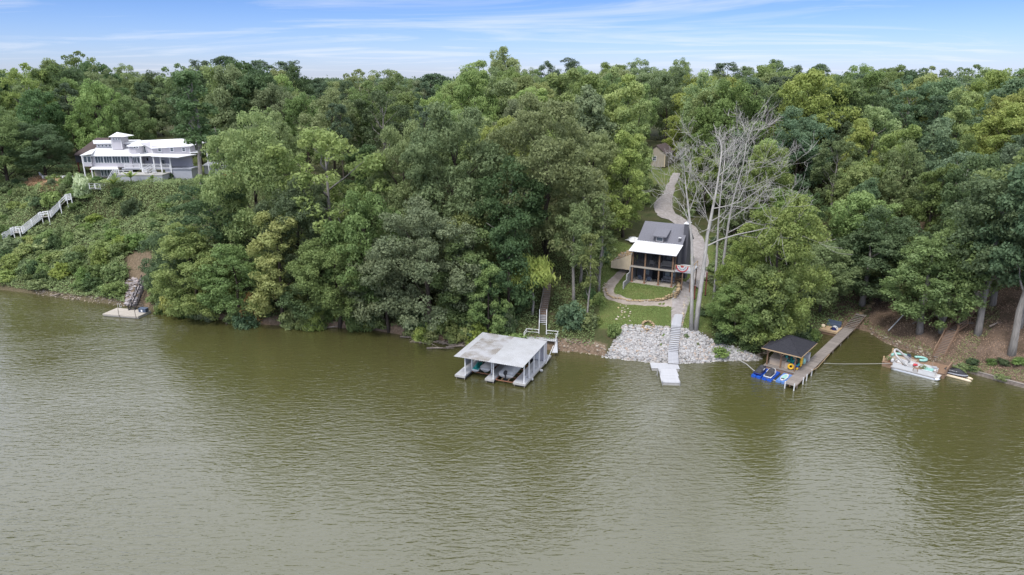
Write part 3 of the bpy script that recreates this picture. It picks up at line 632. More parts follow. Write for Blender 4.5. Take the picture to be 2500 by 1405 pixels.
pw = thing('personal_watercraft', 'white and teal jet ski beside the tan-tarped boat in the left slip', 'jet ski', BH.matrix_basis @ Vector((2.25, 2.0, .5)), R(-22) + R(4))
make_pwc(pw, hull=M['gel_white'], seat=M['teal'], accent=M['teal'])

# landing and the long wooden stair up the wooded bank behind it
g0 = P(1283, 822, 1.9); GS = thing('bank_staircase', 'long wooden staircase climbing the wooded bank from the boathouse landing', 'staircase', (P(1320, 826, 1.6).x, P(1320, 826, 1.6).y, 0), R(-14))
deck_planks(GS, -2.6, -.9, 2.7, 1.1, 1.6, 'y', .33, M['dock_white'])
for x in (-2.4, 0, 2.5):
    for y in (-.8, 1.0): MB().box(x - .07, y - .07, -.6, x + .07, y + .07, 1.57).build('support_post', M['wood_grey'], GS)
fence_run(GS, [(-2.55, -.85, 1.62), (-2.55, 1.05, 1.62), (-.55, 1.05, 1.62)], M['white'], 1.0)
fence_run(GS, [(.75, 1.05, 1.62), (2.65, 1.05, 1.62), (2.65, -.85, 1.62)], M['white'], 1.0)
MB().slab((2.72, -.8, 1.6), (2.72, .2, 1.6), (3.4, -3.3, .75), (2.5, -3.5, .75), .06).build('ramp', M['dock_white'], GS)
sp_px = [(1322, 812), (1326, 775), (1334, 730), (1338, 690), (1343, 664)]
sp = [hit(*p) for p in sp_px]; sp[0] = GS.matrix_basis @ Vector((.1, 1.05, 1.6)); sp = [sp[0]] + [p + Vector((0, 0, .45)) for p in sp[1:]]
for i in range(len(sp) - 1):
    a, b_ = local(GS, sp[i]), local(GS, sp[i + 1]); a.z, b_.z = sp[i].z, sp[i + 1].z
    flight(GS, a, b_, 1.15, max(5, round((sp[i + 1].z - sp[i].z) / .2)), M['dock_white'] if i == 0 else M['wood_brown'], M['wood_grey'], M['white'] if i == 0 else M['wood_grey'], .9, (1, -1) if i == 0 else (1,), closed=M['wood_grey'])
    if i: MB().box(b_.x - .6, b_.y - .1, b_.z - .05, b_.x + .6, b_.y + .5, b_.z).build('landing', M['wood_grey'], GS)
    for s_ in (-.5, .5): MB().box(b_.x + s_ - .05, b_.y - .05, b_.z - 1.2, b_.x + s_ + .05, b_.y + .05, b_.z - .06).build('support_post', M['wood_grey'], GS)

# ================================================================ swim platform and grey steps below the cabin
O_ = P(1616, 935, .4)
SPf = thing('swim_platform', 'pale grey stepped swim platform at the foot of the riprap steps', 'dock', (O_.x, O_.y, 0), R(-4))
def plat(x0, y0, x1, y1): deck_planks(SPf, x0, y0, x1, y1, .45, 'x', .45, M['dock_white']); MB().box(x0 + .06, y0 + .06, -.2, x1 - .06, y1 - .06, .42).build('float', M['dock_edge'], SPf)
plat(0, 0, 2.6, 2.3); plat(.12, 2.32, 2.75, 4.9); plat(-.85, 4.92, 3.3, 6.9)
for x, y in ((.1, .05), (2.5, .05)): MB().tube([(x, y - .1, -.4), (x, y - .1, .75)], .06, 6).build('corner_post', M['steel'], SPf)
ldr = MB()
for x in (-.15, -.15): ldr.tube([(-.25, 2.9, -.3), (-.25, 2.9, .9), (.15, 2.9, .95), (.15, 2.9, .5)], .03, 5); ldr.tube([(-.25, 3.4, -.3), (-.25, 3.4, .9), (.15, 3.4, .95), (.15, 3.4, .5)], .03, 5)
for z in (-.1, .15, .4): ldr.tube([(-.25, 2.9, z), (-.25, 3.4, z)], .025, 5)
ldr.build('ladder', M['gel_white'], SPf)
RS = thing('riprap_steps', 'straight flight of wide grey boards descending the riprap to the swim platform', 'steps', (P(1644, 886, .5).x, P(1644, 886, .5).y, 0), 0)
q = [P(1644, 888, .62), hit(1643, 865), hit(1645, 848), hit(1648, 822), hit(1650, 801)]
for i in range(1, 5): q[i].z += .35
for i in range(4):
    a, b_ = local(RS, q[i]), local(RS, q[i + 1])
    flight(RS, a, b_, 1.55, max(4, round((b_ - a).xy.length / .34)), M['dock_white'], M['wood_grey'], tread_d=.36, closed=M['dock_edge'])
up = [q[4], hit(1653, 785) + Vector((0, 0, .2)), hit(1656, 770) + Vector((0, 0, .15))]
for i in range(2): flight(RS, local(RS, up[i]), local(RS, up[i + 1]), 1.5, 7, M['dock_white'], M['wood_grey'], tread_d=.42, name='board', closed=M['dock_edge'])

# ================================================================ left: floating dock with black steps
A, B, Dk = P(251, 767, .4), P(337, 774, .4), P(275, 755, .4)
FD = thing('floating_dock', 'low beige floating dock by the left bank', 'dock', (A.x, A.y, 0), math.atan2(B.y - A.y, B.x - A.x))
Lx = (B - A).xy.length
deck_planks(FD, 0, 0, Lx, 3.4, .42, 'x', .28, M['beige'])
MB().box(.05, .05, -.15, Lx - .05, 3.35, .39).build('float', M['dock_edge'], FD)
MB().box(-.04, -.05, .16, Lx + .04, -.003, .44).build('fascia', M['beige'], FD)
for x, y in ((Lx * .48, .25), (Lx * .95, .25)): MB().tube([(x, y - .4, -.8), (x, y - .4, 1.75)], .055, 6).build('mooring_pole', M['drift'], FD)
lm = MB()
for x in (.35, .85): lm.tube([(x, 3.35, .45), (x, 3.3, 1.25), (x, 3.6, 1.35), (x, 3.75, .9), (x, 3.75, -.3)], .03, 5)
for z in (0, .3, .6): lm.tube([(.35, 3.75, z), (.85, 3.75, z)], .025, 5)
lm.build('ladder', M['alu'], FD)
bx = thing('dock_box', 'slate-blue storage box with a white square label on the beige floating dock', 'storage box', FD.matrix_basis @ Vector((Lx - .85, 2.5, .45)), FD.rotation_euler.z)
MB().box(-.75, -.4, 0, .75, .4, .62).build('body', M['boxblue'], bx); MB().slab((-.8, -.45, .70), (.8, -.45, .70), (.8, .45, .76), (-.8, .45, .76), .09).build('lid', M['boxblue'], bx)
MB().box(-.25, -.412, .12, .1, -.402, .5).build('label_plate', M['white'], bx)
BS = thing('black_steps', 'steep black metal steps from the beige dock up the left bank', 'steps', (P(322, 757, .5).x, P(322, 757, .5).y, 0), 0)
a = P(322, 757, .5); b_ = hit(356, 690) + Vector((0, 0, .7))
flight(BS, local(BS, a), local(BS, b_), 1.1, 19, M['black'], M['black'], M['black'], .8)
MB().beam(local(BS, a.lerp(b_, .45)) - Vector((0, 0, .2)), local(BS, a.lerp(b_, .45)) + Vector((.5, -.2, -2.6)), .1).build('support_post', M['black'], BS)

# white staircase climbing the left slope
HS = thing('hillside_staircase', 'white railed staircase zigzagging up the overgrown slope below the white house', 'staircase', hit(12, 592), 0)
pl = [(10, 592), (36, 577), (57, 577), (104, 541), (126, 538), (149, 513), (166, 497), (180, 493)]
pw_ = [hit(*p) + Vector((0, 0, .9)) for p in pl]
for i in range(len(pw_) - 1):
    a, b_ = local(HS, pw_[i]), local(HS, pw_[i + 1]); v = b_ - a; u = Vector((-v.y, v.x, 0)).normalized() * .65
    if i % 2 == 0:
        flight(HS, a, b_, 1.2, max(4, round(abs(v.z) / .19)), M['dock_edge'], M['white'], closed=M['dock_edge'])
        for s_ in (1, -1): fence_run(HS, [a + u * s_, b_ + u * s_], M['white'], 1.0, (1.0, .72, .45, .2), 3.0, .16, .09)
    else:
        MB().slab(a + u, a - u, b_ - u, b_ + u, .1).build('landing', M['dock_edge'], HS)
        fence_run(HS, [a + u, b_ + u], M['white'], 1.0, (1.0, .55), 9, .2, .1); fence_run(HS, [a - u, b_ - u], M['white'], 1.0, (1.0, .55), 9, .2, .1)
    for s_ in (1, -1): p = b_ + u * s_; MB().box(p.x - .07, p.y - .07, p.z - 2.6, p.x + .07, p.y + .07, p.z - .05).build('support_post', M['white'], HS)

# ================================================================ the white house on the bluff
YF = 164.0                                                    # distance of its front wall
WH = thing('white_house', 'large white and grey house with square lookout tower on the bluff', 'house', (PY(330, 435, YF).x, YF, 18.4), 0)
def hx(px, py, y=YF): p = PY(px, py, y); return p.x - WH.location.x
def hz_(px, py, y=YF): return PY(px, py, y).z - WH.location.z
def HB(px0, py0, px1, py1, y0, y1, m, name, parent=None):      # a block whose front face spans the given pixels at distance y0
    xm = (px0 + px1) / 2; ym = (py0 + py1) / 2
    x0, x1, z1, z0 = hx(px0, ym, y0), hx(px1, ym, y0), hz_(xm, py0, y0), hz_(xm, py1, y0)
    return MB().box(x0, y0 - YF, z0, x1, y1 - YF, z1).build(name, m, parent or WH), (x0, x1, z0, z1)
def HW(px0, py0, px1, py1, y, parent=None, **k):
    xm = (px0 + px1) / 2; ym = (py0 + py1) / 2
    return window(parent or WH, hx(px0, ym, y), hx(px1, ym, y), hz_(xm, py1, y), hz_(xm, py0, y), y - YF, **k)
def V3(px, py, y): return Vector((hx(px, py, y), y - YF, hz_(px, py, y)))
# main block: lower storey, long window band, shed roof, clerestory above it
HB(224, 380, 322, 409, YF, YF + 9, M['siding'], 'wall')
for i in range(12):
    if i % 3 == 0: HW(233 + i * 7.05, 382.5, 233 + i * 7.05 + 19, 398.2, YF, bars=2, frame=M['white'])
w0 = HB(231, 412, 292, 434, YF - .6, YF + 8, M['stone_wall'], 'lower_wall')[0]
for px in (248, 256.5, 264, 271.5): HW(px, 415.5, px + 4.2, 430, YF - .6, frame=M['white'])
MB().slab(V3(219, 413.5, YF - 2.4), V3(289, 413.5, YF - 2.4), V3(287, 407, YF - .03), V3(226, 407, YF - .03), .12).build('lower_roof', M['white_roof'], WH)
for px in (223.5, 289): p = V3(px, 413.5, YF - 2.2); q = V3(px + 1.5, 434, YF - 2.2); MB().box(p.x - .1, p.y - .1, q.z - .6, p.x + .1, p.y + .1, p.z - .1).build('post', M['white'], WH)
MB().slab(V3(221, 380.5, YF - .9), V3(345, 380.5, YF - .9), V3(332, 362, YF + 4.0), V3(233, 361, YF + 4.0), .18).build('main_roof', M['white_roof'], WH)
HB(235, 350, 322, 366, YF + 4.02, YF + 9, M['siding'], 'clerestory_wall')
for px in (239.5, 248.5, 257.5, 266.5, 305, 313.5): HW(px, 354.5, px + 4.2, 358.3, YF + 4.02, frame=M['white'], fw=.14)
MB().slab(V3(228, 350.5, YF + 3.2), V3(345, 349, YF + 3.2), V3(343, 341.5, YF + 9), V3(226, 343, YF + 9), .16).build('clerestory_roof', M['white_roof'], WH)
# tower
tw = HB(272.5, 336, 297, 366, YF + 2.6, YF + 5.8, M['siding'], 'tower')[0]
for px in (275.8, 282.3, 288.8): HW(px, 338.5, px + 3.6, 341.5, YF + 2.6, parent=tw, frame=M['white'], fw=.12)
HB(272, 342.2, 273.3, 365, YF + 2.56, YF + 2.6, M['white'], 'corner_trim', tw); HB(296, 342.2, 297.3, 365, YF + 2.56, YF + 2.6, M['white'], 'corner_trim', tw)
a, b_, ap = V3(264, 335.2, YF + 1.8), V3(302, 334.8, YF + 1.8), V3(285.5, 323, YF + 4.2)
mb = MB(); c_, d_ = Vector((b_.x, 6.6, b_.z)), Vector((a.x, 6.6, a.z))
for p, q in ((a, b_), (b_, c_), (c_, d_), (d_, a)): mb.quad(p, q, ap)
mb.quad(d_, c_, b_, a); mb.build('tower_roof', M['white_roof'], WH)
# dark brown wing behind, with its grey wall
HB(184, 377, 232, 397, YF + 8, YF + 16, M['cab_siding'], 'rear_wall')
for i in range(3): p = V3(190 + i * 14, 397, YF + 8.2); MB().box(p.x - .12, p.y - .12, p.z - 4.0, p.x + .12, p.y + .12, p.z).build('post', M['red_steel'], WH)
r0, r1, r2, r3 = V3(179, 378.5, YF + 7), V3(240, 380, YF + 3.6), V3(268, 337, YF + 12), V3(236, 336.5, YF + 12)
mb = MB().slab(r0, r1, r2, r3, .2); mb.slab(r3, r2, r2 + Vector((2, 8, -3)), r3 + Vector((-5, 8, -3.5)), .2); mb.build('brown_roof', M['brown_roof'], WH)
# screened corner porch on tall posts
HB(202, 398, 224, 407, YF - .5, YF + 4, M['siding'], 'porch_wall'); HB(202, 380, 224, 382.6, YF - .5, YF + 4, M['white'], 'porch_beam')
HW(204.5, 383, 212, 397, YF - .45, frame=M['white'], pane=M['glass']); HW(214.5, 383, 222, 397, YF - .45, frame=M['white'], pane=M['glass'])
MB().slab(V3(195, 379.8, YF - 1.4), V3(224, 375.5, YF - 1.4), V3(235, 363, YF + 3.5), V3(222, 366, YF + 3.5), .16).build('porch_roof', M['white_roof'], WH)
p = V3(203, 398, YF - .4); MB().box(p.x - .12, p.y - .12, -1.2, p.x + .12, p.y + .12, p.z + 1.55).build('post', M['white'], WH)
# little eight-sided turret
ct = V3(332, 362, YF + 1.6); rr = 1.55
oc = [(ct.x + rr * math.cos(k * math.pi / 4 + .39), ct.y + rr * math.sin(k * math.pi / 4 + .39)) for k in range(8)]
tu = MB().prism(oc, hz_(332, 381, YF + 1.6), hz_(332, 356, YF + 1.6)).build('turret', M['siding'], WH)
mb = MB(); apx = V3(332, 346.5, YF + 1.6); zt = hz_(332, 356.3, YF + 1.6)
o2 = [Vector((ct.x + (rr + .5) * math.cos(k * math.pi / 4 + .39), ct.y + (rr + .5) * math.sin(k * math.pi / 4 + .39), zt)) for k in range(8)]
for k in range(8): mb.quad(o2[k], o2[(k + 1) % 8], apx)
mb.quad(*o2[::-1]); mb.build('turret_roof', M['white_roof'], WH)
for px in (327, 334): HW(px, 358.6, px + 4, 361.8, YF + .17, parent=tu, frame=M['white'], fw=.1)
# right wing with gable end, porch and its roof
YR = YF + 2.2
gw = [V3(346, 350, YR), V3(372, 362.5, YR), V3(372, 384, YR), V3(346, 384, YR)]
gl = MB(); gl.loft([[p for p in gw], [p + Vector((0, 7, 0)) for p in gw]]); gl.build('gable_wall', M['siding'], WH)
HW(352, 358.5, 355.8, 372, YR, frame=M['white'])
HB(370.5, 357.5, 464, 384, YR + .04, YR + 3, M['siding'], 'wall')
HB(370.2, 360, 372.2, 380, YR - .03, YR + .02, M['white'], 'corner_trim'); HB(462.5, 358, 464.4, 380, YR - .01, YR + .03, M['white'], 'corner_trim')
for px, c in ((386.5, 1), (416.5, 1), (445.5, 1)): HW(px, 362, px + 6.4, 369.5, YR + .04, frame=M['white'], fw=.16, cross=c)
MB().slab(V3(369, 362.2, YR - .7), V3(467, 356.3, YR - .7), V3(444, 339, YR + 5.5), V3(343, 343.4, YR + 5.5), .16).build('wing_roof', M['white_roof'], WH)
he = V3(467, 356.3, YR - .7); hr = V3(444, 339, YR + 5.5); MB().quad(he, Vector((he.x, he.y + 9, he.z)), hr).build('hip_roof', M['white_roof'], WH)
MB().slab(V3(345, 350.5, YR - .3), V3(369, 362.2, YR - .3), V3(350, 344, YR + 5.5), V3(343, 343.6, YR + 5.5), .14).build('gable_roof', M['white_roof'], WH)
MB().slab(V3(322, 381.5, YF - 1.8), V3(372, 380, YF - 1.8), V3(372, 374, YR), V3(330, 374, YR), .14).build('porch_roof', M['white_roof'], WH)
MB().slab(V3(368, 381.5, YF - 2.8), V3(436, 384.5, YF - 3.4), V3(480, 377, YR - .2), V3(372, 374.5, YR - .05), .14).build('porch_roof', M['white_roof'], WH)
MB().slab(V3(464, 372, YR), V3(508, 371, YR), V3(508, 366, YR + 5), V3(464, 367, YR + 5), .2).build('carport_roof', M['white_roof'], WH)
for px in (505,): p = V3(px, 372, YR + .1); MB().box(p.x - .1, p.y - .1, -.6, p.x + .1, p.y + .1, p.z).build('post', M['white'], WH)
HB(322, 383, 345, 409, YF + .3, YF + 4, M['siding'], 'porch_wall'); HW(325.5, 385, 333, 398, YF + .3, frame=M['white'], bars=1); HW(336, 385, 341, 398, YF + .3, frame=M['white'])
HB(345, 384, 404, 412, YF + 2.0, YF + 2.2, M['siding'], 'porch_wall'); HB(404, 384, 470, 414, YF + 1.6, YF + 2.0, M['siding'], 'porch_wall')
HW(358, 385, 362, 393, YF + 2.0, pane=M['dark'], frame=M['siding']); HW(393, 391, 412, 409, YF + 1.9, frame=M['white'], pane=M['glass'], bars=1)
for px, b0 in ((343, 420), (374, 412), (391, 418), (414, 418)):
    p = V3(px, 384, YF - 1.9); q = V3(px, b0, YF - 1.9); MB().box(p.x - .13, p.y - .13, q.z - .4, p.x + .13, p.y + .13, p.z + .1).build('porch_post', M['white'], WH)
# porch deck, its railings and the lower deck with skirting
zd = hz_(350, 410.5, YF - 1.5); x0, x1 = hx(300, 410, YF - 1.5), hx(470, 410, YF - 1.5)
MB().box(x0, -2.0, zd - .3, x1, 2.0, zd).build('porch_floor', M['lattice'], WH); MB().box(hx(404, 412, YF - 1.5), -1.8, -1.5, x1 - .2, 1.9, zd - .303).build('foundation', M['lattice'], WH)
fence_run(WH, [(hx(304, 408, YF - 2), -1.95, zd), (hx(342, 408, YF - 2), -1.95, zd)], M['white'], .95, (1, .12), 3, .12, .07, .16)
fence_run(WH, [(hx(347, 408, YF - 2), -1.95, zd), (hx(373, 408, YF - 2), -1.95, zd)], M['white'], .95, (1, .12), 3, .12, .07, .16)
fence_run(WH, [(hx(378, 408, YF - 2), -1.95, zd), (hx(414, 408, YF - 2), -1.95, zd)], M['white'], .95, (1, .12), 3, .12, .07, .16)
z2 = hz_(340, 425, YF - 5); xa, xb = hx(286, 424, YF - 5), hx(402, 424, YF - 5)
MB().box(xa, -6.2, z2 - .25, xb, -2.02, z2).build('lower_deck', M['dock_edge'], WH)
MB().box(xa + .1, -6.1, z2 - 2.6, xb - .1, -5.9, z2 - .253).build('deck_skirting', M['lattice'], WH)
MB().box(xb - .25, -5.88, z2 - 2.6, xb - .1, -2.1, z2 - .253).build('deck_skirting', M['lattice'], WH)
fence_run(WH, [(xa, -6.1, z2), (xa + 4.2, -6.1, z2)], M['white'], .95, (1, .55), 2.2, .13, .08)
flight(WH, (hx(358, 423, YF - 3), -3.6, z2), (hx(372, 412, YF - 2), -2.1, zd), 1.4, 6, M['dock_edge'], M['white'], M['white'], .9)
flight(WH, (hx(262, 444, YF - 7.5), -8.0, -1.0), (xa - .1, -5.6, z2), 1.3, 13, M['dock_edge'], M['white'], M['white'], .95)
flight(WH, (hx(226, 459, YF - 13), -13.0, hz_(226, 459, YF - 13)), (hx(262, 444, YF - 7.5), -8.0, -1.0), 1.3, 13, M['dock_edge'], M['white'], M['white'], .95)
def chair(label, loc, rz, m, group=None, mc=None):
    o = thing('lounge_chair', label, 'chair', loc, rz, group)
    MB().box(-.34, -.36, .28, .34, .34, .42).build('seat', mc or m, o); MB().slab((-.34, .24, .42), (.34, .24, .42), (.34, .46, .95), (-.34, .46, .95), .1).build('backrest', mc or m, o)
    for s_ in (-1, 1):
        MB().box(s_ * .4 - .05, -.38, .52, s_ * .4 + .05, .36, .58).build('armrest', m, o)
        for y in (-.33, .3): MB().box(s_ * .4 - .04, y - .04, 0, s_ * .4 + .04, y + .04, .52).build('leg', m, o)
    return o
chair('white slatted chair on the lower deck of the white house, nearer its right end', (WH.location.x + xb - 2.6, YF - 4.4, 18.4 + z2), R(200), M['gel_white'], 'white deck chairs')
chair('white slatted chair on the lower deck of the white house, further left', (WH.location.x + xb - 4.6, YF - 4.1, 18.4 + z2), R(160), M['gel_white'], 'white deck chairs')

# white rail fence at the top of the left bank, and the pale outbuilding and clay beyond the house
wf = thing('rail_fence', 'white two-rail fence along the bluff edge left of the white house', 'fence', hit(104, 440), 0)
fence_run(wf, [local(wf, hit(*p)) for p in ((98, 431), (106, 441), (130, 441), (155, 441), (178, 441))], M['white'], 1.0, (1, .5), 2.5, .22, .1)
ob = thing('outbuilding', 'plain white low outbuilding half hidden by trees right of the white house', 'outbuilding', hit(520, 425), R(6))
MB().box(-2.0, 0, -.3, 3.6, 4, 2.1).build('wall', M['white'], ob); MB().slab((-2.3, -.3, 2.1), (3.9, -.3, 2.1), (3.9, 4.3, 2.5), (-2.3, 4.3, 2.5), .15).build('roof', M['white_roof'], ob)
MB().box(1.2, -.04, -.2, 2.2, -.003, 1.8).build('door', M['siding'], ob)
of = thing('safety_fence', 'orange mesh fence on bare clay right of the white house', 'fence', hit(545, 432), R(-6))
for i in range(5): MB().box(i * 1.7 - .04, -.04, -.2, i * 1.7 + .04, .04, 1.2).build('stake', M['wood_tan'], of)
for i in range(4): MB().box(i * 1.7 + .04, -.015, .15, i * 1.7 + 1.66, .015, 1.05).build('mesh_panel', M['orange'], of)

# tan shed at the head of the drive
sh = hit(1600, 404); SHD = thing('shed', 'tan board-sided shed with one small window at the head of the gravel drive', 'shed', (sh.x, sh.y, sh.z), R(-30))
w, h_, l_ = 5.4, 3.6, 8.0
g = [(-w/2, 0, -.4), (w/2, 0, -.4), (w/2, 0, h_), (0, 0, h_ + 2.0), (-w/2, 0, h_)]
MB().loft([[Vector(p) for p in g], [Vector(p) + Vector((0, l_, 0)) for p in g]]).build('wall', M['tan_siding'], SHD)
for s_ in (-1, 1): MB().slab((s_ * (w/2 + .35), -.35, h_ - .2), (s_ * (w/2 + .35), l_ + .35, h_ - .2), (0, l_ + .35, h_ + 2.12), (0, -.35, h_ + 2.12), .1).build('roof', M['brown_roof'], SHD)
window(SHD, -.9, .1, 1.3, 2.5, -.01, pane=M['glass'], cross=1)
for x in (-w/2, w/2): MB().box(x - .09, -.05, -.4, x + .09, .04, h_ - .1).build('corner_trim', M['wood_pale'], SHD)

# ================================================================ the charcoal cabin
CB = thing('cabin', 'two-storey charcoal cabin with screened porch and white metal porch roof', 'cabin', (CAB_O.x, CAB_O.y, 7.0), CAB_A)
CW = 7.3
MB().box(-.25, -.25, -.5, CW + .25, 3.4, 0).build('patio_slab', M['slab'], CB)
MB().box(0, 3.4, -.3, CW, 13, 5.55).build('wall', M['cab_siding'], CB)
MB().box(-.2, -.12, 2.72, CW + .2, 3.38, 3.0).build('porch_floor', M['cab_siding'], CB)
MB().box(-.25, -.2, 2.74, CW + .25, -.123, 3.06).build('floor_beam', M['slab'], CB)
for i, x in enumerate((.1, 2.35, 4.85, CW - .1)):
    MB().box(x - .12, -.1, 0, x + .12, .14, 2.72).build('post', M['post'], CB)
    MB().box(x - .12, -.1, 3.02, x + .12, .14, 5.5).build('post', M['post'], CB)
    MB().box(x - .17, -.16, 0, x + .17, .19, .16).build('post_base', M['rust'], CB)
for x in (.12, CW - .12): MB().box(x - .1, 1.6, 3.02, x + .1, 1.8, 5.5).build('post', M['post'], CB)
MB().box(CW - .2, 3.0, 0, CW, 3.2, 2.7).build('post', M['post'], CB)
MB().box(-.25, -.15, 5.5, CW + .25, .2, 5.72).build('porch_beam', M['cab_siding'], CB)
for x0, x1 in ((.23, 2.22), (2.48, 4.72), (4.98, CW - .23)): MB().quad((x0, .02, 3.05), (x1, .02, 3.05), (x1, .02, 5.48), (x0, .02, 5.48)).build('screen_panel', M['screen'], CB)
for xx in (.1, CW - .1):
    for y0, y1 in ((.16, 1.58), (1.82, 3.38)): MB().quad((xx, y0, 3.05), (xx, y1, 3.05), (xx, y1, 5.6), (xx, y0, 5.6)).build('screen_panel', M['screen'], CB)
# doors and windows of both storeys, on the wall behind the porch
window(CB, 1.55, 2.25, .7, 2.2, 3.4, pane=M['glass_pale'], frame=M['cab_siding'], cross=1)
gd = window(CB, 2.9, 4.7, .05, 2.3, 3.4, pane=M['dark'], frame=M['black'], bars=1, name='glass_door')
for x in (5.15, 6.3): window(CB, x, x + .85, .75, 2.25, 3.4, pane=M['glass_pale'], frame=M['black'], cross=1)
window(CB, .6, 1.5, 3.5, 5.1, 3.4, pane=M['glass'], frame=M['black']); window(CB, 2.6, 4.4, 3.06, 5.2, 3.4, pane=M['dark'], frame=M['black'], bars=1, name='glass_door'); window(CB, 5.2, 6.1, 3.9, 5.2, 3.4, pane=M['glass_pale'], frame=M['black'], cross=1)
# roofs: white ribbed metal over the porch, grey shingles above, dormer, chimney
xl, xr = -.55, CW + .55; E0, E1, E2 = (-.75, 5.78), (3.9, 6.72), (8.3, 9.45)
n = 18; pm = MB(); w = (xr - xl) / n
pm.slab((0, E0[0], E0[1]), (w - .004, E0[0], E0[1]), (w - .004, E1[0], E1[1]), (0, E1[0], E1[1]), .05); pm.slab((0, E0[0], E0[1] + .045), (.05, E0[0], E0[1] + .045), (.05, E1[0], E1[1] + .045), (0, E1[0], E1[1] + .045), .046)
pme = pm.mesh('metal_panel', M['white_roof'])
for i in range(n): link('metal_panel', pme, CB, (xl + i * w, 0, 0))
MB().slab((xl + .1, E1[0] - .05, E1[1] + .02), (xr - .1, E1[0] - .05, E1[1] + .02), (xr - .1, E2[0], E2[1]), (xl + .1, E2[0], E2[1]), .14).build('roof', M['shingle'], CB)
MB().slab((xr - .1, 12.9, 6.0), (xl + .1, 12.9, 6.0), (xl + .1, E2[0], E2[1] + .003), (xr - .1, E2[0], E2[1] + .003), .14).build('roof', M['shingle'], CB)
for x in (0, CW - .1): MB().loft([[Vector((x, 3.4, 5.56)), Vector((x, 13, 5.56)), Vector((x, 8.3, 9.25)), Vector((x, 3.9, 6.5))], [Vector((x + .1, 3.4, 5.56)), Vector((x + .1, 13, 5.56)), Vector((x + .1, 8.3, 9.25)), Vector((x + .1, 3.9, 6.5))]]).build('gable_wall', M['cab_siding'], CB)
dm = MB().box(2.75, 3.95, 6.6, 4.45, 6.4, 7.95).build('dormer', M['cab_siding'], CB); window(CB, 3.05, 4.15, 6.98, 7.62, 3.95, pane=M['glass'], frame=M['siding'], fw=.08)
MB().slab((2.3, 3.5, 7.92), (4.9, 3.5, 7.92), (4.9, 6.6, 8.72), (2.3, 6.6, 8.72), .14).build('dormer_roof', M['shingle'], CB)
ch = MB().box(CW + .003, 6.0, -.5, CW + .85, 7.7, 10.0).build('chimney', M['cab_siding'], CB); MB().box(CW - .06, 5.92, 10.0, CW + .92, 7.78, 10.12).build('cap', M['white_roof'], ch); MB().tube([(CW + .4, 6.9, 10.1), (CW + .4, 6.9, 10.75)], .13, 8).build('flue', M['steel'], ch)
MB().box(CW - .45, 4.35, 6.6, CW - .1, 4.75, 7.75).build('vent_stack', M['cab_siding'], CB); MB().box(CW - .5, 4.3, 7.75, CW - .05, 4.8, 7.82).build('vent_cap', M['white_roof'], CB)
MB().tube([(-.5, -.8, 5.72), (CW + .5, -.8, 5.72)], .06, 6).build('gutter', M['cab_siding'], CB)
# side deck with its bunting
MB().box(CW + .1, .2, 2.75, CW + 3.2, 5.0, 2.95).build('side_deck', M['dock_white'], CB)
for x, y in ((CW + 3.0, .4), (CW + 3.0, 4.8), (CW + 1.6, .4)): MB().box(x - .08, y - .08, -.6, x + .08, y + .08, 2.75).build('deck_post', M['post'], CB)
fence_run(CB, [(CW + .25, .3, 2.95), (CW + 3.1, .3, 2.95), (CW + 3.1, 4.9, 2.95)], M['wood_tan'], 1.0, (1.0,), 3.0, .1, .08)
bt = thing('bunting', 'half-round red, white and blue pleated bunting hung on the cabin deck rail', 'bunting', CB.matrix_basis @ Vector((CW + 1.5, .17, 3.95)), CAB_A)
for r0, r1, m in ((.0, .32, 'red'), (.32, .62, 'gel_white'), (.62, .92, 'gel_white'), (.92, 1.12, 'red')):
    mb = MB(); k = 18; A_ = [[(r * math.cos(-math.pi * i / k) * .95, -.02 - .03 * (i % 2), r * math.sin(-math.pi * i / k)) for i in range(k + 1)] for r in (max(r0, .02), r1)]
    mb.loft([A_[0], A_[1]], closed=False); mb.build('band', M[m], bt)
mb = MB()
for i in range(7):                                              # five-pointed stars on the white band
    a = -math.pi * (i + .5) / 7; cx_, cz_ = .66 * math.cos(a) * .95, .66 * math.sin(a); mb.quad(*[(cx_ + (.12 if j % 2 == 0 else .05) * math.sin(j * math.pi / 5), -.075, cz_ + (.12 if j % 2 == 0 else .05) * math.cos(j * math.pi / 5)) for j in range(10)])
mb.build('stars', M['navy'], bt)
# furniture behind the posts
cw = CB.matrix_basis
chair('grey cushioned armchair on the cabin patio, nearest the concrete wall', cw @ Vector((1.15, 1.9, 0)), CAB_A + R(170), M['cushion'], 'cabin porch chairs', M['boxblue'])
chair('grey cushioned armchair on the cabin patio, in front of the glass door', cw @ Vector((2.75, 1.6, 0)), CAB_A + R(190), M['cushion'], 'cabin porch chairs', M['boxblue'])
chair('pale armchair behind the upper porch screen of the cabin', cw @ Vector((3.1, 1.9, 3.0)), CAB_A + R(175), M['vinyl'], 'cabin porch chairs', M['vinyl'])
def sofa(label, loc, m):
    o = thing('sofa', label, 'sofa', loc, CAB_A)
    MB().box(-1.0, -.4, .2, 1.0, .4, .48).build('seat', m, o); MB().box(-1.0, .25, .48, 1.0, .45, .95).build('backrest', m, o)
    for s_ in (-1, 1): MB().box(s_ * 1.08 - .08, -.4, 0, s_ * 1.08 + .08, .45, .66).build('armrest', m, o)
sofa('dark grey sofa under the ground-floor windows of the cabin patio', cw @ Vector((6.0, 2.6, 0)), M['cushion']); sofa('pale wide sofa behind the upper porch screen of the cabin', cw @ Vector((5.9, 1.7, 3.0)), M['tarp_tan'])
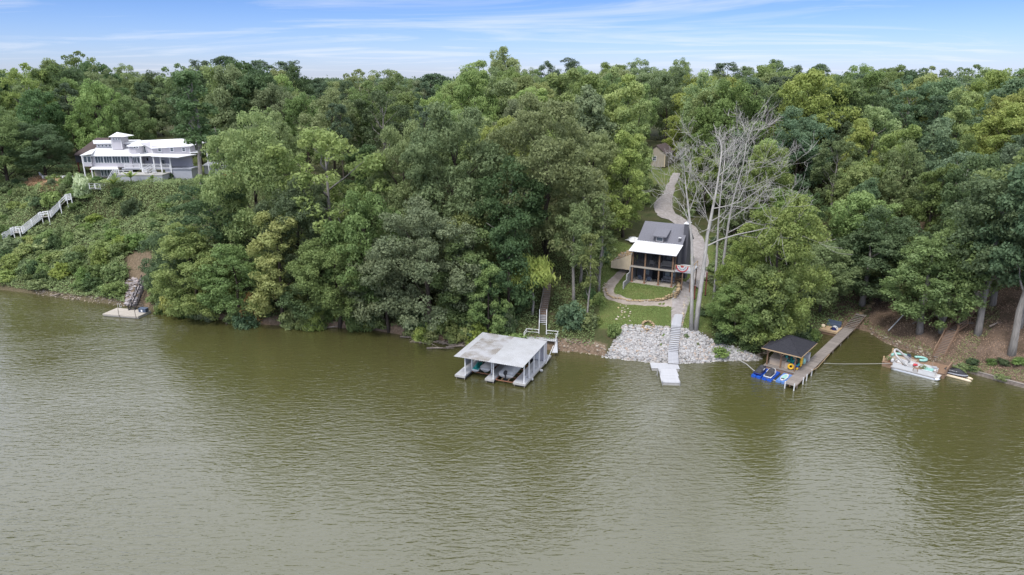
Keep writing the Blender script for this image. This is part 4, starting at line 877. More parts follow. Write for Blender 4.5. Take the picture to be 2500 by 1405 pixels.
# stepped concrete wing wall, plywood-sided bank with rocks on it
rw = thing('wing_wall', 'grey stepped concrete wing wall at the left end of the cabin patio', 'retaining wall', cw @ Vector((0, 0, 0)), CAB_A)
MB().box(-.45, .0, -.4, -.253, 3.9, 2.72).build('wall', M['concrete'], rw); MB().box(-.45, -1.7, -.8, -.253, -.003, 1.75).build('wall', M['concrete'], rw); MB().box(-.45, -3.4, -1.2, -.253, -1.703, .75).build('wall', M['concrete'], rw)
pb = thing('plywood_bank', 'pale plywood-sided bank topped with grey rocks beside the upper porch', 'retaining wall', cw @ Vector((-.6, 1.3, 2.6)), CAB_A)
mb = MB(); q = [(-3.6, 0, -.9), (0, 0, -.9), (0, 0, 2.0), (-3.6, 0, .3)]; mb.loft([[Vector(p) for p in q], [Vector(p) + Vector((0, .12, 0)) for p in q]]); mb.build('side_panel', M['wood_pale'], pb)
q = [(-3.6, -.0, -.9), (-3.6, 3.2, -.9), (-3.6, 3.2, .3), (-3.6, 0, .3)]; mb = MB(); mb.loft([[Vector(p) - Vector((.12, 0, 0)) for p in q], [Vector(p) - Vector((.003, 0, 0)) for p in q]]); mb.build('side_panel', M['wood_pale'], pb)
MB().slab((-3.59, .13, .25), (-.02, .13, 1.95), (-.02, 4.6, 2.4), (-3.59, 4.6, .7), 1.2).build('fill', M['concrete'], pb)
for i in range(120):
    x, y = random.uniform(-3.5, -.1), random.uniform(.2, 4.5); s_ = random.uniform(.12, .24); link('stone', random.choice(sme), pb, (x, y, .3 + (x + 3.6) * .472 + (y - .13) * .1 + .04), (random.random(), 0, random.random() * 6), (s_, s_, s_ * .8)).data
# red steel posts, planks and lumber by the side deck, tarp pile on the slope left of the cabin
for i, (x, y, z1) in enumerate(((CW + 4.6, 1.8, 3.0), (CW + 5.3, 2.5, 3.4), (CW + 4.1, -.6, 1.6))):
    p = cw @ Vector((x, y, 0)); o = thing('steel_post', ('short', 'tall', 'leaning')[i] + ' red-primed steel post by the gravel drive right of the cabin', 'post', (p.x, p.y, T(p.x, p.y)), 0, 'red steel posts by the cabin')
    MB().box(-.09, -.09, -.2, .09, .09, z1 + .8).build('shaft', M['red_steel'], o); MB().box(-.16, -.16, -.05, .16, .16, .12).build('base', M['black'], o)
pp = hit(1655, 690); lp_ = thing('lumber_pile', 'jumbled tan and rust-brown boards heaped under the cabin side deck', 'lumber', pp + Vector((0, 0, .1)), R(20))
for i in range(14): a = random.uniform(-.6, .6); l = random.uniform(.7, 1.5); o = MB().box(-l, -.07, -.03, l, .07, .03).build('board', M['wood_tan' if i % 2 else 'rust'], lp_); o.location = (random.uniform(-.5, .5), random.uniform(-.4, 1.4), .06 + i * .055); o.rotation_euler = (0, 0, a + (i % 3) * .9)
tp = hit(1547, 588); o = thing('tarp_heap', 'white sheeting heaped on the slope left of the cabin roof', 'tarp', tp, 0)
rg = []
for k in range(6):
    f = k / 5; r = 1.5 * (1 - f) + .15; rg.append([(r * math.cos(a) * (1 + .25 * math.sin(a * 3 + k)), 1.3 * r * math.sin(a) * (1 + .2 * math.cos(a * 2 + k)), .1 + .55 * f + .12 * math.sin(a * 4)) for a in np.linspace(0, 2 * math.pi, 14, endpoint=False)])
MB().loft(rg).build('sheet', M['white'], o)

# ================================================================ right: the long pier and its gazebo
PA = P(1914, 936, .7); PIER_A = R(49.9)
PR = thing('pier', 'long weathered grey plank pier running from the right bank past the gazebo', 'pier', (PA.x, PA.y, 0), PIER_A)
LP = 29.2
deck_planks(PR, 0, -1.62, LP, 0, .70, 'y', .30, M['wood_grey'])
for y in (-1.5, -.8, -.1): MB().box(.05, y - .05, .42, LP, y + .05, .672).build('joist', M['wood_brown'], PR)
for x in np.arange(1.0, LP, 4.2):
    for y in (-1.5, -.15): MB().tube([(x, y, -1.5), (x, y, .42)], .11, 7).build('pile', M['drift'], PR)
for x, y in ((-.08, -.2), (-.08, -1.45), (2.9, -1.72), (4.4, -1.72), (6.6, -1.72)): MB().tube([(x, y, -.6), (x, y, 1.05)], .085, 7).build('bumper_post', M['gel_white'], PR)
MB().tube([(6.0, -1.75, .95), (9.0, -1.8, .55), (15, -1.75, .78)], .045, 5).build('handrail', M['wood_tan'], PR)
PB = PR.matrix_basis
e1 = hit(2101, 776); e2 = hit(2122, 752)
a = Vector((LP, -.81, .72)); b_ = local(PR, e1 + Vector((0, 0, .45)))
flight(PR, a, b_, 1.7, 9, M['wood_grey'], M['wood_brown'], tread_d=.3)
MB().box(b_.x - .2, b_.y - .9, b_.z - .06, b_.x + 1.2, b_.y + .8, b_.z).build('landing', M['wood_grey'], PR)
st = thing('stone_steps', 'pale broken stone steps rising into the trees beyond the pier head', 'steps', e1, 0)
sq = [e1.lerp(e2, f) for f in np.linspace(.15, 1.6, 11)]
for p in sq: z = T(p.x, p.y); s_ = random.uniform(.7, .95); link('step', sme[random.randrange(8)], st, local(st, (p.x + random.uniform(-.3, .3), p.y, z + .05)), (0, 0, random.uniform(-.4, .4)), (s_, .3, .14))
# gazebo deck + gazebo
GZ = thing('gazebo', 'square timber gazebo with black hipped shingle roof on the pier', 'gazebo', PB @ Vector((4.4, .05, 0)), PIER_A)
deck_planks(GZ, 0, 0, 7.0, 4.6, .64, 'y', .36, M['wood_grey'])
MB().box(.1, .1, -.2, 6.9, 4.5, .60).build('deck_frame', M['wood_brown'], GZ)
gp = [(.7, .25), (.7, 2.3), (.7, 4.3), (3.6, .25), (6.4, .25), (6.4, 4.3), (6.4, 2.3), (3.6, 4.3)]
for x, y in gp: MB().box(x - .09, y - .09, .67, x + .09, y + .09, 3.28).build('post', M['post'], GZ)
for y in (.25, 4.3): MB().box(.4, y - .06, 3.28, 6.7, y + .06, 3.46).build('beam', M['wood_tan'], GZ)
for x in (.7, 6.4): MB().box(x - .06, -.0, 3.10, x + .06, 4.6, 3.278).build('beam', M['wood_tan'], GZ)
for (x, y), dirs in (((.7, .25), ((0, 1),)), ((.7, 2.3), ((0, 1), (0, -1))), ((.7, 4.3), ((0, -1),)), ((3.6, .25), ((1, 0), (-1, 0))), ((6.4, .25), ((-1, 0),))):
    for dx, dy in dirs: MB().beam((x, y, 2.55), (x + dx * .75, y + dy * .75, 3.2), .08, .1).build('brace', M['wood_tan'], GZ)
ex0, ey0, ex1, ey1 = -.25, -.75, 7.0, 5.0; ze, za = 3.48, 4.95; apx = (3.2, 2.1)
c4 = [Vector((ex0, ey0, ze)), Vector((ex1, ey0, ze)), Vector((ex1, ey1, ze)), Vector((ex0, ey1, ze))]; r1, r2 = Vector((apx[0] - .15, apx[1], za)), Vector((apx[0] + .5, apx[1], za))
for f in ((c4[0], c4[1], r2, r1), (c4[1], c4[2], r2), (c4[2], c4[3], r1, r2), (c4[3], c4[0], r1)):
    mb = MB(); n_ = len(f); b0 = [p for p in f] ; mb.quad(*b0); mb.quad(*[p - Vector((0, 0, .1)) for p in b0[::-1]]); mb.build('roof_slope', M['gazebo_roof'], GZ)
for p, q in zip(c4, c4[1:] + c4[:1]): MB().beam(p - Vector((0, 0, .09)), q - Vector((0, 0, .09)), .06, .15).build('fascia', M['wood_tan'], GZ)
for p, q in ((c4[0], r1), (c4[1], r2), (c4[2], r2), (c4[3], r1), (r1, r2)): MB().beam(p + Vector((0, 0, .02)), q + Vector((0, 0, .02)), .16, .05).build('ridge_cap', M['gazebo_roof'], GZ)
GB = GZ.matrix_basis
o = thing('deck_chest', 'long buff plastic chest with sloping lid in the gazebo', 'storage box', GB @ Vector((1.2, 1.9, .67)), PIER_A)
MB().box(0, 0, 0, 2.2, 2.2, .95).build('body', M['buff'], o); MB().slab((-.05, -.05, 1.0), (-.05, 2.25, 1.0), (2.3, 2.25, 1.25), (2.3, -.05, 1.25), .12).build('lid', M['buff'], o)
o = thing('deck_cabinet', 'small buff cabinet beside the long chest at the gazebo front', 'cabinet', GB @ Vector((.95, 1.25, .67)), PIER_A)
MB().box(0, 0, 0, .5, .55, .85).build('body', M['buff'], o); MB().box(-.04, -.04, .853, .54, .59, .9).build('top', M['buff'], o)
def ring_tube(r0, r, n=18, m=8, sy=1.0, arc=2 * math.pi, a0=0):
    mb = MB(); full = abs(arc - 2 * math.pi) < .01; pts = [(r0 * math.cos(a0 + arc * i / n), sy * r0 * math.sin(a0 + arc * i / n), 0) for i in range(n + (0 if full else 1))]
    if full: pts = pts + pts[:2]
    mb.tube(pts, r, m, cap=not full); return mb
def place(o, loc, rot): o.location = loc; o.rotation_euler = rot; return o
o = tag(ring_tube(.62, .2).build('inflatable_ring', M['teal'], None, True), 'dark teal inflatable ring hanging in the middle of the gazebo', 'inflatable', 'inflatable rings in the gazebo'); place(o, GB @ Vector((2.6, 1.5, 1.9)), (R(65), R(8), PIER_A - R(80)))
o = tag(ring_tube(.62, .18, sy=1.5).build('inflatable_ring', M['teal'], None, True), 'larger oval teal inflatable lying low under the gazebo roof', 'inflatable', 'inflatable rings in the gazebo'); place(o, GB @ Vector((2.9, .9, 1.45)), (R(30), R(12), PIER_A - R(60)))
o = tag(ring_tube(.33, .16).build('inflatable_ring', M['yellow'], None, True), 'yellow upright ring at the gazebo front beside the cabinet', 'inflatable', 'inflatable rings in the gazebo'); place(o, GB @ Vector((.9, .85, 1.2)), (R(88), 0, PIER_A - R(70)))
# yellow foam mats standing on edge against the front post
o = thing('foam_mat', 'tall ribbed yellow float mat leaning on the gazebo corner post', 'float mat', GB @ Vector((2.8, .12, .68)), PIER_A)
for i in range(7): MB().tube([(0, 0, .17 + i * .3), (1.25, .15, .17 + i * .3)], .155, 7).build('rib', M['yellow'], o, True)
o = thing('life_vest_heap', 'heap of blue, white and yellow life vests at the gazebo front', 'life vests', GB @ Vector((1.35, .55, .67)), PIER_A)
for i, (m, x, y, z) in enumerate((('blue', 0, 0, .25), ('navy', .45, .1, .22), ('gel_white', .2, .25, .5), ('blue', .75, -.2, .2), ('yellow', .3, -.35, .12), ('blue', .6, .3, .5))):
    rg = [[(x + w * math.cos(a), y + w * .6 * math.sin(a), z + h) for a in np.linspace(0, 6.28, 9)[:-1]] for h, w in ((-.16, .2), (-.05, .32), (.1, .28), (.2, .12))]; MB().loft(rg).build('vest', M[m], o, True)
o = thing('bin', 'grey lidded bin beside the rear right gazebo post', 'bin', GB @ Vector((5.6, .1, .67)), PIER_A); MB().box(0, -.3, 0, .7, .4, 1.2).build('body', M['tarp'], o); MB().box(-.04, -.34, 1.203, .74, .44, 1.3).build('lid', M['grey_cover'], o)
o = tag(MB().loft([[(r * math.cos(a), r * math.sin(a), z) for a in np.linspace(0, 6.28, 13)[:-1]] for z, r in ((0, .2), (.15, .3), (.6, .32), (.85, .22), (.95, .06))]).build('buoy', M['aqua'], None, True), 'pale aqua rounded buoy standing by the yellow mat', 'buoy'); place(o, GB @ Vector((4.3, .12, .68)), (0, 0, 0))
# three drive-on floats with craft on two of them, a board on the third
def drive_on(y, m, label, Ln=3.7, x0=.7):
    o = thing('drive_on_float', label, 'float', PB @ Vector((x0, y, 0)), PIER_A, 'drive-on floats by the gazebo')
    for i in range(5): MB().box(i * Ln / 5, -.68, -.1, (i + 1) * Ln / 5 - .03, -.1, .3).build('cell', m, o); MB().box(i * Ln / 5, .1, -.1, (i + 1) * Ln / 5 - .03, .68, .3).build('cell', m, o)
    MB().box(.2, -.1, -.1, Ln, .1, .22).build('keel_channel', m, o); return o
drive_on(4.25, M['blue'], 'deep blue drive-on float under the leftmost covered jet ski'); drive_on(2.7, M['blue'], 'blue drive-on float under the jet ski with a white-edged cover'); drive_on(.85, M['blue_pale'], 'sun-faded blue float carrying the white and aqua board beside the pier', 3.9, 1.2)
o = thing('personal_watercraft', 'leftmost jet ski by the gazebo under a plain black cover', 'jet ski', PB @ Vector((1.1, 4.25, .26)), PIER_A - R(90), 'covered jet skis by the gazebo'); covered_pwc(o, M['rubber'], M['navy']); MB().box(.5, 1.0, .62, .56, 1.6, .76).build('badge', M['gel_white'], o)
o = thing('personal_watercraft', 'jet ski by the gazebo with white trim showing round its black cover', 'jet ski', PB @ Vector((.9, 2.7, .26)), PIER_A - R(90), 'covered jet skis by the gazebo'); covered_pwc(o, M['rubber'], M['gel_white'])
MB().tube([(-.56, 1.2, .5), (-.5, 2.0, .7), (-.1, 2.5, .8), (.3, 2.3, .82), (.56, 1.5, .6)], .05, 5).build('trim', M['gel_white'], o)
o = thing('paddle_board', 'white board with aqua deck pad lying on the faded blue float', 'paddle board', PB @ Vector((1.4, .85, .33)), PIER_A - R(90))
bo = [(.42 * math.cos(a) * (1 if math.sin(a) < 0 else 1), 1.35 + 1.3 * math.sin(a)) for a in np.linspace(0, 6.28, 25)[:-1]]; MB().prism(bo, 0, .12).build('board', M['gel_white'], o); MB().prism([(x * .72, 1.35 + (y - 1.35) * .72) for x, y in bo], .122, .14).build('deck_pad', M['aqua'], o)
MB().box(-.22, .42, .142, .22, .7, .155).build('tail_pad', M['black'], o)
for k, (x, y) in enumerate(((1.5, .0), (1.9, .35))): pass
# small deck half way along the pier
SD = thing('side_deck', 'small tan wooden side deck against the middle of the pier', 'deck', PB @ Vector((26.2, .05, 0)), PIER_A)
deck_planks(SD, -.6, 0, 2.4, 3.0, .78, 'y', .3, M['wood_tan']); MB().box(-.65, 0, .45, -.603, 3.0, .80).build('fascia', M['wood_tan'], SD); MB().box(-.5, .1, -.4, 2.3, 2.9, .74).build('frame', M['wood_brown'], SD)
SB = SD.matrix_basis
o = thing('bench', 'dark slate bench along the back of the small side deck', 'bench', SB @ Vector((1.9, .3, .8)), PIER_A); MB().box(0, 0, 0, .6, 2.2, .45).build('seat', M['boxblue'], o); MB().box(.6, 0, .2, .72, 2.2, .95).build('backrest', M['boxblue'], o)
o = thing('pool_float', 'white domed inflatable with a dark opening on the small side deck', 'inflatable', SB @ Vector((.45, 1.35, .8)), PIER_A + R(90))
rg = [[(.55 * math.cos(a) - .5, y, max(0, .62 * math.sin(a))) for a in np.linspace(0, math.pi, 10)] for y in (-.45, .0, .45)]; MB().loft(rg, closed=False).build('shell', M['gel_white'], o, True); MB().prism([(-.5 + .4 * math.cos(a), .42 * math.sin(a)) for a in np.linspace(0, 6.28, 13)[:-1]], 0, .5).build('opening', M['navy'], o)
o = tag(MB().loft([[(r * math.cos(a), r * math.sin(a), z) for a in np.linspace(0, 6.28, 9)[:-1]] for z, r in ((0, .32), (.1, .36), (.42, .3), (.5, .1))]).build('sand_bag', M['wood_pale'], None, True), 'pale sack slumped on the outer end of the small side deck', 'sack'); place(o, SB @ Vector((.7, 2.7, .8)), (0, 0, 0))
# hose and rope on the water
def line(name, pts, r, m, label, cat):
    o = MB(); o.tube(pts, r, 6); return tag(o.build(name, m), label, cat)
line('hose', [P(x, y, .04) for x, y in ((1786, 876), (1805, 880), (1822, 889), (1838, 903), (1852, 913), (1872, 922), (1895, 931), (1913, 934))], .075, M['rope'], 'grey hose floating in a long curve from the riprap to the pier end', 'hose')
line('mooring_rope', [P(2011, 888, .75), P(2050, 889, .3), P(2110, 889, .25), P(2172, 888, .8)], .035, M['rope'], 'pale mooring rope stretched from the pier to the pontoon boat', 'rope')

# ================================================================ far right: bank deck, stairs, pontoon boat
ang = R(-43); DKO = Vector((57.2, 93.5, 0))
RD = thing('bank_deck', 'brown wooden deck on the right bank beside the pontoon boat', 'deck', DKO, ang)
deck_planks(RD, -2.2, .5, 3.6, 5.6, .72, 'x', .3, M['wood_brown']); MB().box(-2.1, .6, -.3, 3.5, 5.5, .68).build('frame', M['wood_brown'], RD)
deck_planks(RD, 3.65, 1.6, 6.0, 5.4, .80, 'y', .3, M['wood_brown']); MB().box(3.7, 1.7, -.3, 5.9, 5.3, .76).build('frame', M['wood_brown'], RD)
RB = RD.matrix_basis
MB().box(-1.9, 2.0, .75, 1.6, 4.6, .775).build('mat', M['buff'], RD)
bw = fence_run(RD, [(6.0, 1.7, .82), (6.0, 5.2, .82)], M['wood_brown'], .75, (1.0, .7, .4), 2.4, .12, .16)
for x, y in ((-2.1, 1.0), (-2.0, 5.3)): MB().tube([(x, y, -.5), (x, y, 1.5)], .13, 7).build('pile', M['wood_tan'], RD)
o = tag(ring_tube(1.15, .2, 14, 8, .8, math.pi * .9, .15).build('pool_lounger', M['aqua'], None, True), 'long curved aqua float on the brown bank deck', 'inflatable', 'aqua floats on the bank deck'); place(o, RB @ Vector((-.6, 4.1, 1.0)), (0, 0, R(-10)))
o = tag(ring_tube(.85, .2, 14, 8, .8, math.pi * 1.35, -2.0).build('pool_lounger', M['aqua'], None, True), 'tightly curled aqua float at the foot of the right staircase', 'inflatable', 'aqua floats on the bank deck'); place(o, RB @ Vector((1.9, 5.0, 1.0)), (0, 0, R(-10)))
o = thing('folding_chair', 'dark folding chair beside the aqua floats', 'chair', RB @ Vector((.5, 4.4, .74)), R(140)); MB().box(-.28, -.28, .38, .28, .28, .44).build('seat', M['boxblue'], o); MB().slab((-.28, .25, .44), (.28, .25, .44), (.28, .4, .95), (-.28, .4, .95), .05).build('backrest', M['boxblue'], o)
for x, y in ((-.26, -.26), (.26, -.26), (-.26, .26), (.26, .26)): MB().tube([(x, y, 0), (x * .9, y * .9, .4)], .02, 5).build('leg', M['steel'], o)
o = thing('folding_chair', 'grey metal chair at the right end of the brown bank deck', 'chair', RB @ Vector((4.4, 2.4, .83)), R(60)); MB().box(-.28, -.28, .38, .28, .28, .42).build('seat', M['grey_cover'], o); MB().slab((-.28, .25, .42), (.28, .25, .42), (.28, .4, .95), (-.28, .4, .95), .04).build('backrest', M['grey_cover'], o)
for x, y in ((-.26, -.26), (.26, -.26), (-.26, .26), (.26, .26)): MB().tube([(x, y, 0), (x * .9, y * .9, .4)], .02, 5).build('leg', M['steel'], o)
for loc, lab in (((-1.4, 1.3, .74), 'small green potted plant on the deck near the pontoon boat stern'), ((3.2, 1.0, .74), 'small green potted plant on the deck between the two chairs')):
    o = thing('potted_plant', lab, 'plant', RB @ Vector(loc), 0, 'potted plants on the bank deck'); MB().loft([[(r * math.cos(a), r * math.sin(a), z) for a in np.linspace(0, 6.28, 9)[:-1]] for z, r in ((0, .16), (.3, .24))]).build('pot', M['rust'], o)
    mb = MB()
    for i in range(90):
        a = random.uniform(0, 6.28); t_ = random.uniform(.1, .5); h = random.uniform(.3, .8); c = Vector((t_ * math.cos(a), t_ * math.sin(a), h)); u = Vector((random.uniform(-1, 1), random.uniform(-1, 1), random.uniform(-.3, 1))).normalized() * .13; w = u.cross(Vector((random.random(), random.random(), random.random()))).normalized() * .06; mb.quad(c - u, c + w, c + u, c - w)
    mb.build('foliage', LEAF['light'], o)
RSt = thing('wooden_staircase', 'brown wooden staircase with landings and handrails climbing the right bank', 'staircase', hit(2290, 872), 0)
q = [hit(2291, 874), hit(2323, 818), hit(2350, 800), hit(2367, 786), hit(2379, 756), hit(2382, 738), hit(2383, 716)]
q[0].z = .8
for i in range(1, 7): q[i].z += .75 if i < 5 else .35
lc = [local(RSt, p) for p in q]
flight(RSt, lc[0], lc[1], 1.5, 18, M['wood_brown'], M['wood_brown'], M['wood_brown'], .9, closed=M['wood_grey'])
flight(RSt, lc[1] + Vector((.2, .2, .05)), lc[2], 1.5, 6, M['wood_brown'], M['wood_brown'], M['wood_brown'], .9, closed=M['wood_grey'])
c = lc[2]; deck = [(c.x - 1.0, c.y - .2), (c.x + 2.2, c.y - .2), (c.x + 2.2, c.y + 1.5), (c.x - 1.0, c.y + 1.5)]
MB().prism(deck, c.z - .12, c.z).build('landing', M['wood_grey'], RSt)
fence_run(RSt, [(c.x + .9, c.y - .15, c.z), (c.x + 2.15, c.y - .15, c.z), (c.x + 2.15, c.y + 1.45, c.z)], M['wood_brown'], .9, (1.0,), 1.6); fence_run(RSt, [(c.x - .95, c.y - .15, c.z), (c.x - .95, c.y + 1.45, c.z), (c.x - .3, c.y + 1.45, c.z)], M['wood_brown'], .9, (1.0,), 1.6)
for x, y in deck: MB().box(x - .07, y - .07, c.z - 2.2, x + .07, y + .07, c.z - .12).build('support_post', M['wood_brown'], RSt)
flight(RSt, lc[2] + Vector((.6, 1.5, 0)), lc[4], 1.4, 14, M['wood_brown'], M['wood_brown'], M['wood_brown'], .9, closed=M['wood_grey'])
flight(RSt, lc[4] + Vector((0, .1, .02)), lc[5], 1.4, 7, M['wood_grey'], M['wood_brown'], tread_d=.5); flight(RSt, lc[5] + Vector((0, .2, .1)), lc[6], 1.4, 6, M['beige'], M['wood_brown'], tread_d=.6)
# the seawall
sw = thing('seawall', 'low grey timber seawall along the waterline at the far right', 'seawall', P(2330, 903, 0), 0)
wp = [local(sw, P(x, y, 0)) for x, y in ((2326, 900), (2400, 920), (2460, 937), (2540, 958), (2700, 995))]
for a, b_ in zip(wp, wp[1:]): MB().beam(a + Vector((0, 0, .15)), b_ + Vector((0, 0, .15)), .3, .75).build('wall_board', M['drift'], sw); MB().beam(a + Vector((0, 0, .56)), b_ + Vector((0, 0, .56)), .42, .07).build('cap', M['wood_grey'], sw)
p0, p1 = hit(2168, 812), hit(2211, 773)
tag(MB().tube([p0 + Vector((0, 0, .25)), p0.lerp(p1, .5) + Vector((0, 0, .5)), p1 + Vector((0, 0, .9))], .10, 7).build('white_pole', M['gel_white']), 'long white pole lying up the bare right bank', 'pole')
# the pontoon boat
PO = P(2172, 905, .1); PT = thing('pontoon_boat', 'white pontoon boat with folded bimini and aqua bow mat moored at the right bank', 'boat', (PO.x + .35, PO.y + .5, 0), R(-43))
Ln, Wd = 6.4, 2.4
for y in (.35, Wd - .35):
    MB().tube([(.1, y, .12), (.5, y, .12), (Ln - 1.0, y, .12), (Ln - .3, y, .2), (Ln + .05, y, .36)], [.22, .31, .31, .24, .05], 10).build('pontoon', M['alu'], PT, True)
MB().box(0, 0, .42, Ln - .5, Wd, .56).build('deck', M['vinyl'], PT); MB().box(Ln - .5, .35, .42, Ln - .1, Wd - .35, .54).build('bow_platform', M['gel_white'], PT)
for nm, bxs in (('side_panel', (.2, 0, 2.9, .06)), ('side_panel', (3.6, 0, Ln - .7, .06)), ('side_panel', (.2, Wd - .06, Ln - .7, Wd)), ('stern_panel', (.2, .063, .26, Wd - .063)), ('bow_panel', (Ln - .76, .063, Ln - .7, .8)), ('bow_panel', (Ln - .76, 1.6, Ln - .7, Wd - .063))):
    x0, y0, x1, y1 = bxs; MB().box(x0, y0, .563, x1, y1, 1.15).build(nm, M['gel_white'], PT); MB().beam((x0, (y0 + y1) / 2, 1.19), (x1, (y0 + y1) / 2, 1.19), .05).build('rail', M['alu'], PT) if x1 - x0 > .2 else None
MB().box(3.0, .012, .563, 3.5, .05, 1.1).build('gate', M['vinyl'], PT)
for x0, y0, x1, y1 in ((.35, Wd - .75, 3.2, Wd - .1), (.35, .12, 1.4, .75), (3.8, Wd - .75, Ln - .9, Wd - .1), (4.0, .12, Ln - .9, .7)):
    MB().box(x0, y0, .563, x1, y1, .92).build('bench_seat', M['gel_white'], PT); yb = y1 if y0 > 1 else y0 - .06; MB().box(x0 + .02, yb - .02, .923, x1 - .02, yb + .08, 1.28).build('seat_back', M['gel_white'], PT)
cs_ = MB().box(1.9, .9, .563, 2.6, 1.6, 1.35).build('console', M['gel_white'], PT); MB().slab((1.9, .95, 1.36), (1.9, 1.55, 1.36), (2.15, 1.55, 1.62), (2.15, .95, 1.62), .03).build('windscreen', M['glass'], cs_)
MB().tube([(1.55, 1.0, 1.25), (1.5, 1.25, 1.35), (1.55, 1.5, 1.25)], .03, 5).build('steering_wheel', M['black'], PT)
mb = MB(); mb.tube([(1.9, .1, 1.2), (.5, .12, 2.3), (.0, .6, 2.75), (-.1, 1.2, 2.85), (.0, 1.8, 2.75), (.5, Wd - .12, 2.3), (1.9, Wd - .1, 1.2)], .16, 7); mb.build('folded_bimini', M['vinyl'], PT, True)
mb = MB()
for y in (.1, Wd - .1): mb.tube([(3.0, y, 1.2), (.7, y, 2.25)], .035, 5); mb.tube([(2.2, y, 1.2), (1.2, y, 2.0)], .035, 5)
mb.build('bimini_frame', M['alu'], PT)
outboard(PT, -.1, Wd / 2, .5, M['gel_white']).rotation_euler = (0, 0, 0)
o = thing('bow_mat', 'folded aqua mat on the pontoon boat bow seat', 'mat', PT.matrix_basis @ Vector((4.7, 1.2, .95)), R(-43)); MB().box(-.55, -.6, 0, .55, .6, .16).build('lower_fold', M['aqua'], o); MB().box(-.5, -.45, .163, .5, .4, .26).build('upper_fold', M['aqua'], o)
tag(MB().loft([[(w * math.cos(a), .6 * w * math.sin(a), z) for a in np.linspace(0, 6.28, 11)[:-1]] for z, w in ((0, .45), (.1, .5), (.22, .36), (.28, .1))]).build('towel', M['red'], None, True), 'red towel dropped on the pontoon boat bench', 'towel').location = PT.matrix_basis @ Vector((2.7, 1.75, .95))
# covered jet ski on its two tan floats
J = P(2296, 915, .2); JK = thing('personal_watercraft', 'jet ski under a fitted black and grey cover moored right of the pontoon boat', 'jet ski', (J.x + .75, J.y + .95, .22), R(-44) - R(90))
covered_pwc(JK, M['rubber'], M['grey_cover'], 3.3)
MB().loft([[(-.54, y, .5), (-.45, y, .62 + k), (-.3, y, .7 + k * 1.25)] for y, k in ((.3, .05), (1.0, .12), (1.6, .2), (1.95, .32), (2.5, .1), (3.0, -.12))], closed=False).build('grey_band', M['grey_cover'], JK, True)
ltr = MB()
for i, w in enumerate((.28, .2, .28, .16, .24)): ltr.box(.46, .7 + i * .27, .70, .475, .7 + i * .27 + w * .8, .77)
ltr.build('lettering_strip', M['gel_white'], JK)
JF = thing('ramp_float', 'pair of tan tube floats under the black-covered jet ski', 'float', (J.x + .4, J.y + .6, 0), R(-44))
for y in (-.1, .95): MB().tube([(.0, y, .1), (.3, y, .12), (3.6, y, .12), (3.9, y, .1)], [.1, .19, .19, .08], 9).build('tube_float', M['wood_pale'], JF, True)
for x in (.6, 1.8, 3.0): MB().box(x - .06, -.1, .14, x + .06, .95, .24).build('cross_bar', M['wood_brown'], JF)

# ================================================================ vegetation: prototypes
def unit(v): return v / np.maximum(np.linalg.norm(v, axis=-1, keepdims=True), 1e-9)
def leaf_quads(c, nrm, Ls, Ws, r, droop=0.0):
    n = len(c); t = unit(np.cross(nrm, r.normal(size=(n, 3)))); t[:, 2] -= droop; t = unit(t); b = unit(np.cross(nrm, t))
    sv = .55 + .8 * r.random(n) ** 1.3; L_ = (Ls * sv)[:, None]; W_ = (Ws * sv * (.8 + .4 * r.random(n)))[:, None]
    V = np.stack([c - t * L_ / 2, c + b * W_ / 2 - nrm * .03, c + t * L_ / 2 - nrm * .06, c - b * W_ / 2 - nrm * .03], 1)
    return V.reshape(-1, 3)
def clump_leaves(cen, rad, per, r, size, flat=.72, up=.35, jitter=.55):
    """leaf-sized faces over the outside of every clump, mostly its upper side"""
    m = len(cen); k = per; d = unit(r.normal(size=(m, k, 3)) + np.array([0, 0, up])); rr = rad[:, None, None] * (.5 + .52 * np.sqrt(r.random((m, k, 1)))) * np.where(r.random((m, k, 1)) < .09, 1.35, 1)
    c = cen[:, None] + d * rr * np.array([1, 1, flat]); nr = unit(d + jitter * r.normal(size=d.shape))
    tint = np.clip(np.repeat(r.random(m)[:, None], k, 1) * .75 + r.random((m, k)) * .35 - .05, 0, 1)
    return c.reshape(-1, 3), nr.reshape(-1, 3), np.repeat(tint.reshape(-1), 4)
def crown_mesh(name, cen, rad, per, seed, size=(.5, .3), fill=None, **k):
    r = np.random.default_rng(seed); dr = k.pop('droop', 0.0); c, nr, tn = clump_leaves(cen, rad, per, r, size, **k)
    if fill is not None:
        f = fill; nr = np.concatenate([nr, unit(r.normal(size=f.shape))]); c = np.concatenate([c, f]); tn = np.concatenate([tn, np.repeat(r.random(len(f)) * .4, 4)])
    V = leaf_quads(c, nr, size[0], size[1], r, dr); n = len(c)
    return np_mesh(name, V, np.arange(4 * n).reshape(n, 4), [LEAF['mid']], tint=tn)
PROTO = {}
def crook(a, b, k, r, amp):
    pts = [a + (b - a) * (i / k) for i in range(k + 1)]
    for i in range(1, k): pts[i] = pts[i] + np.append(r.normal(size=2) * amp, 0)
    return pts
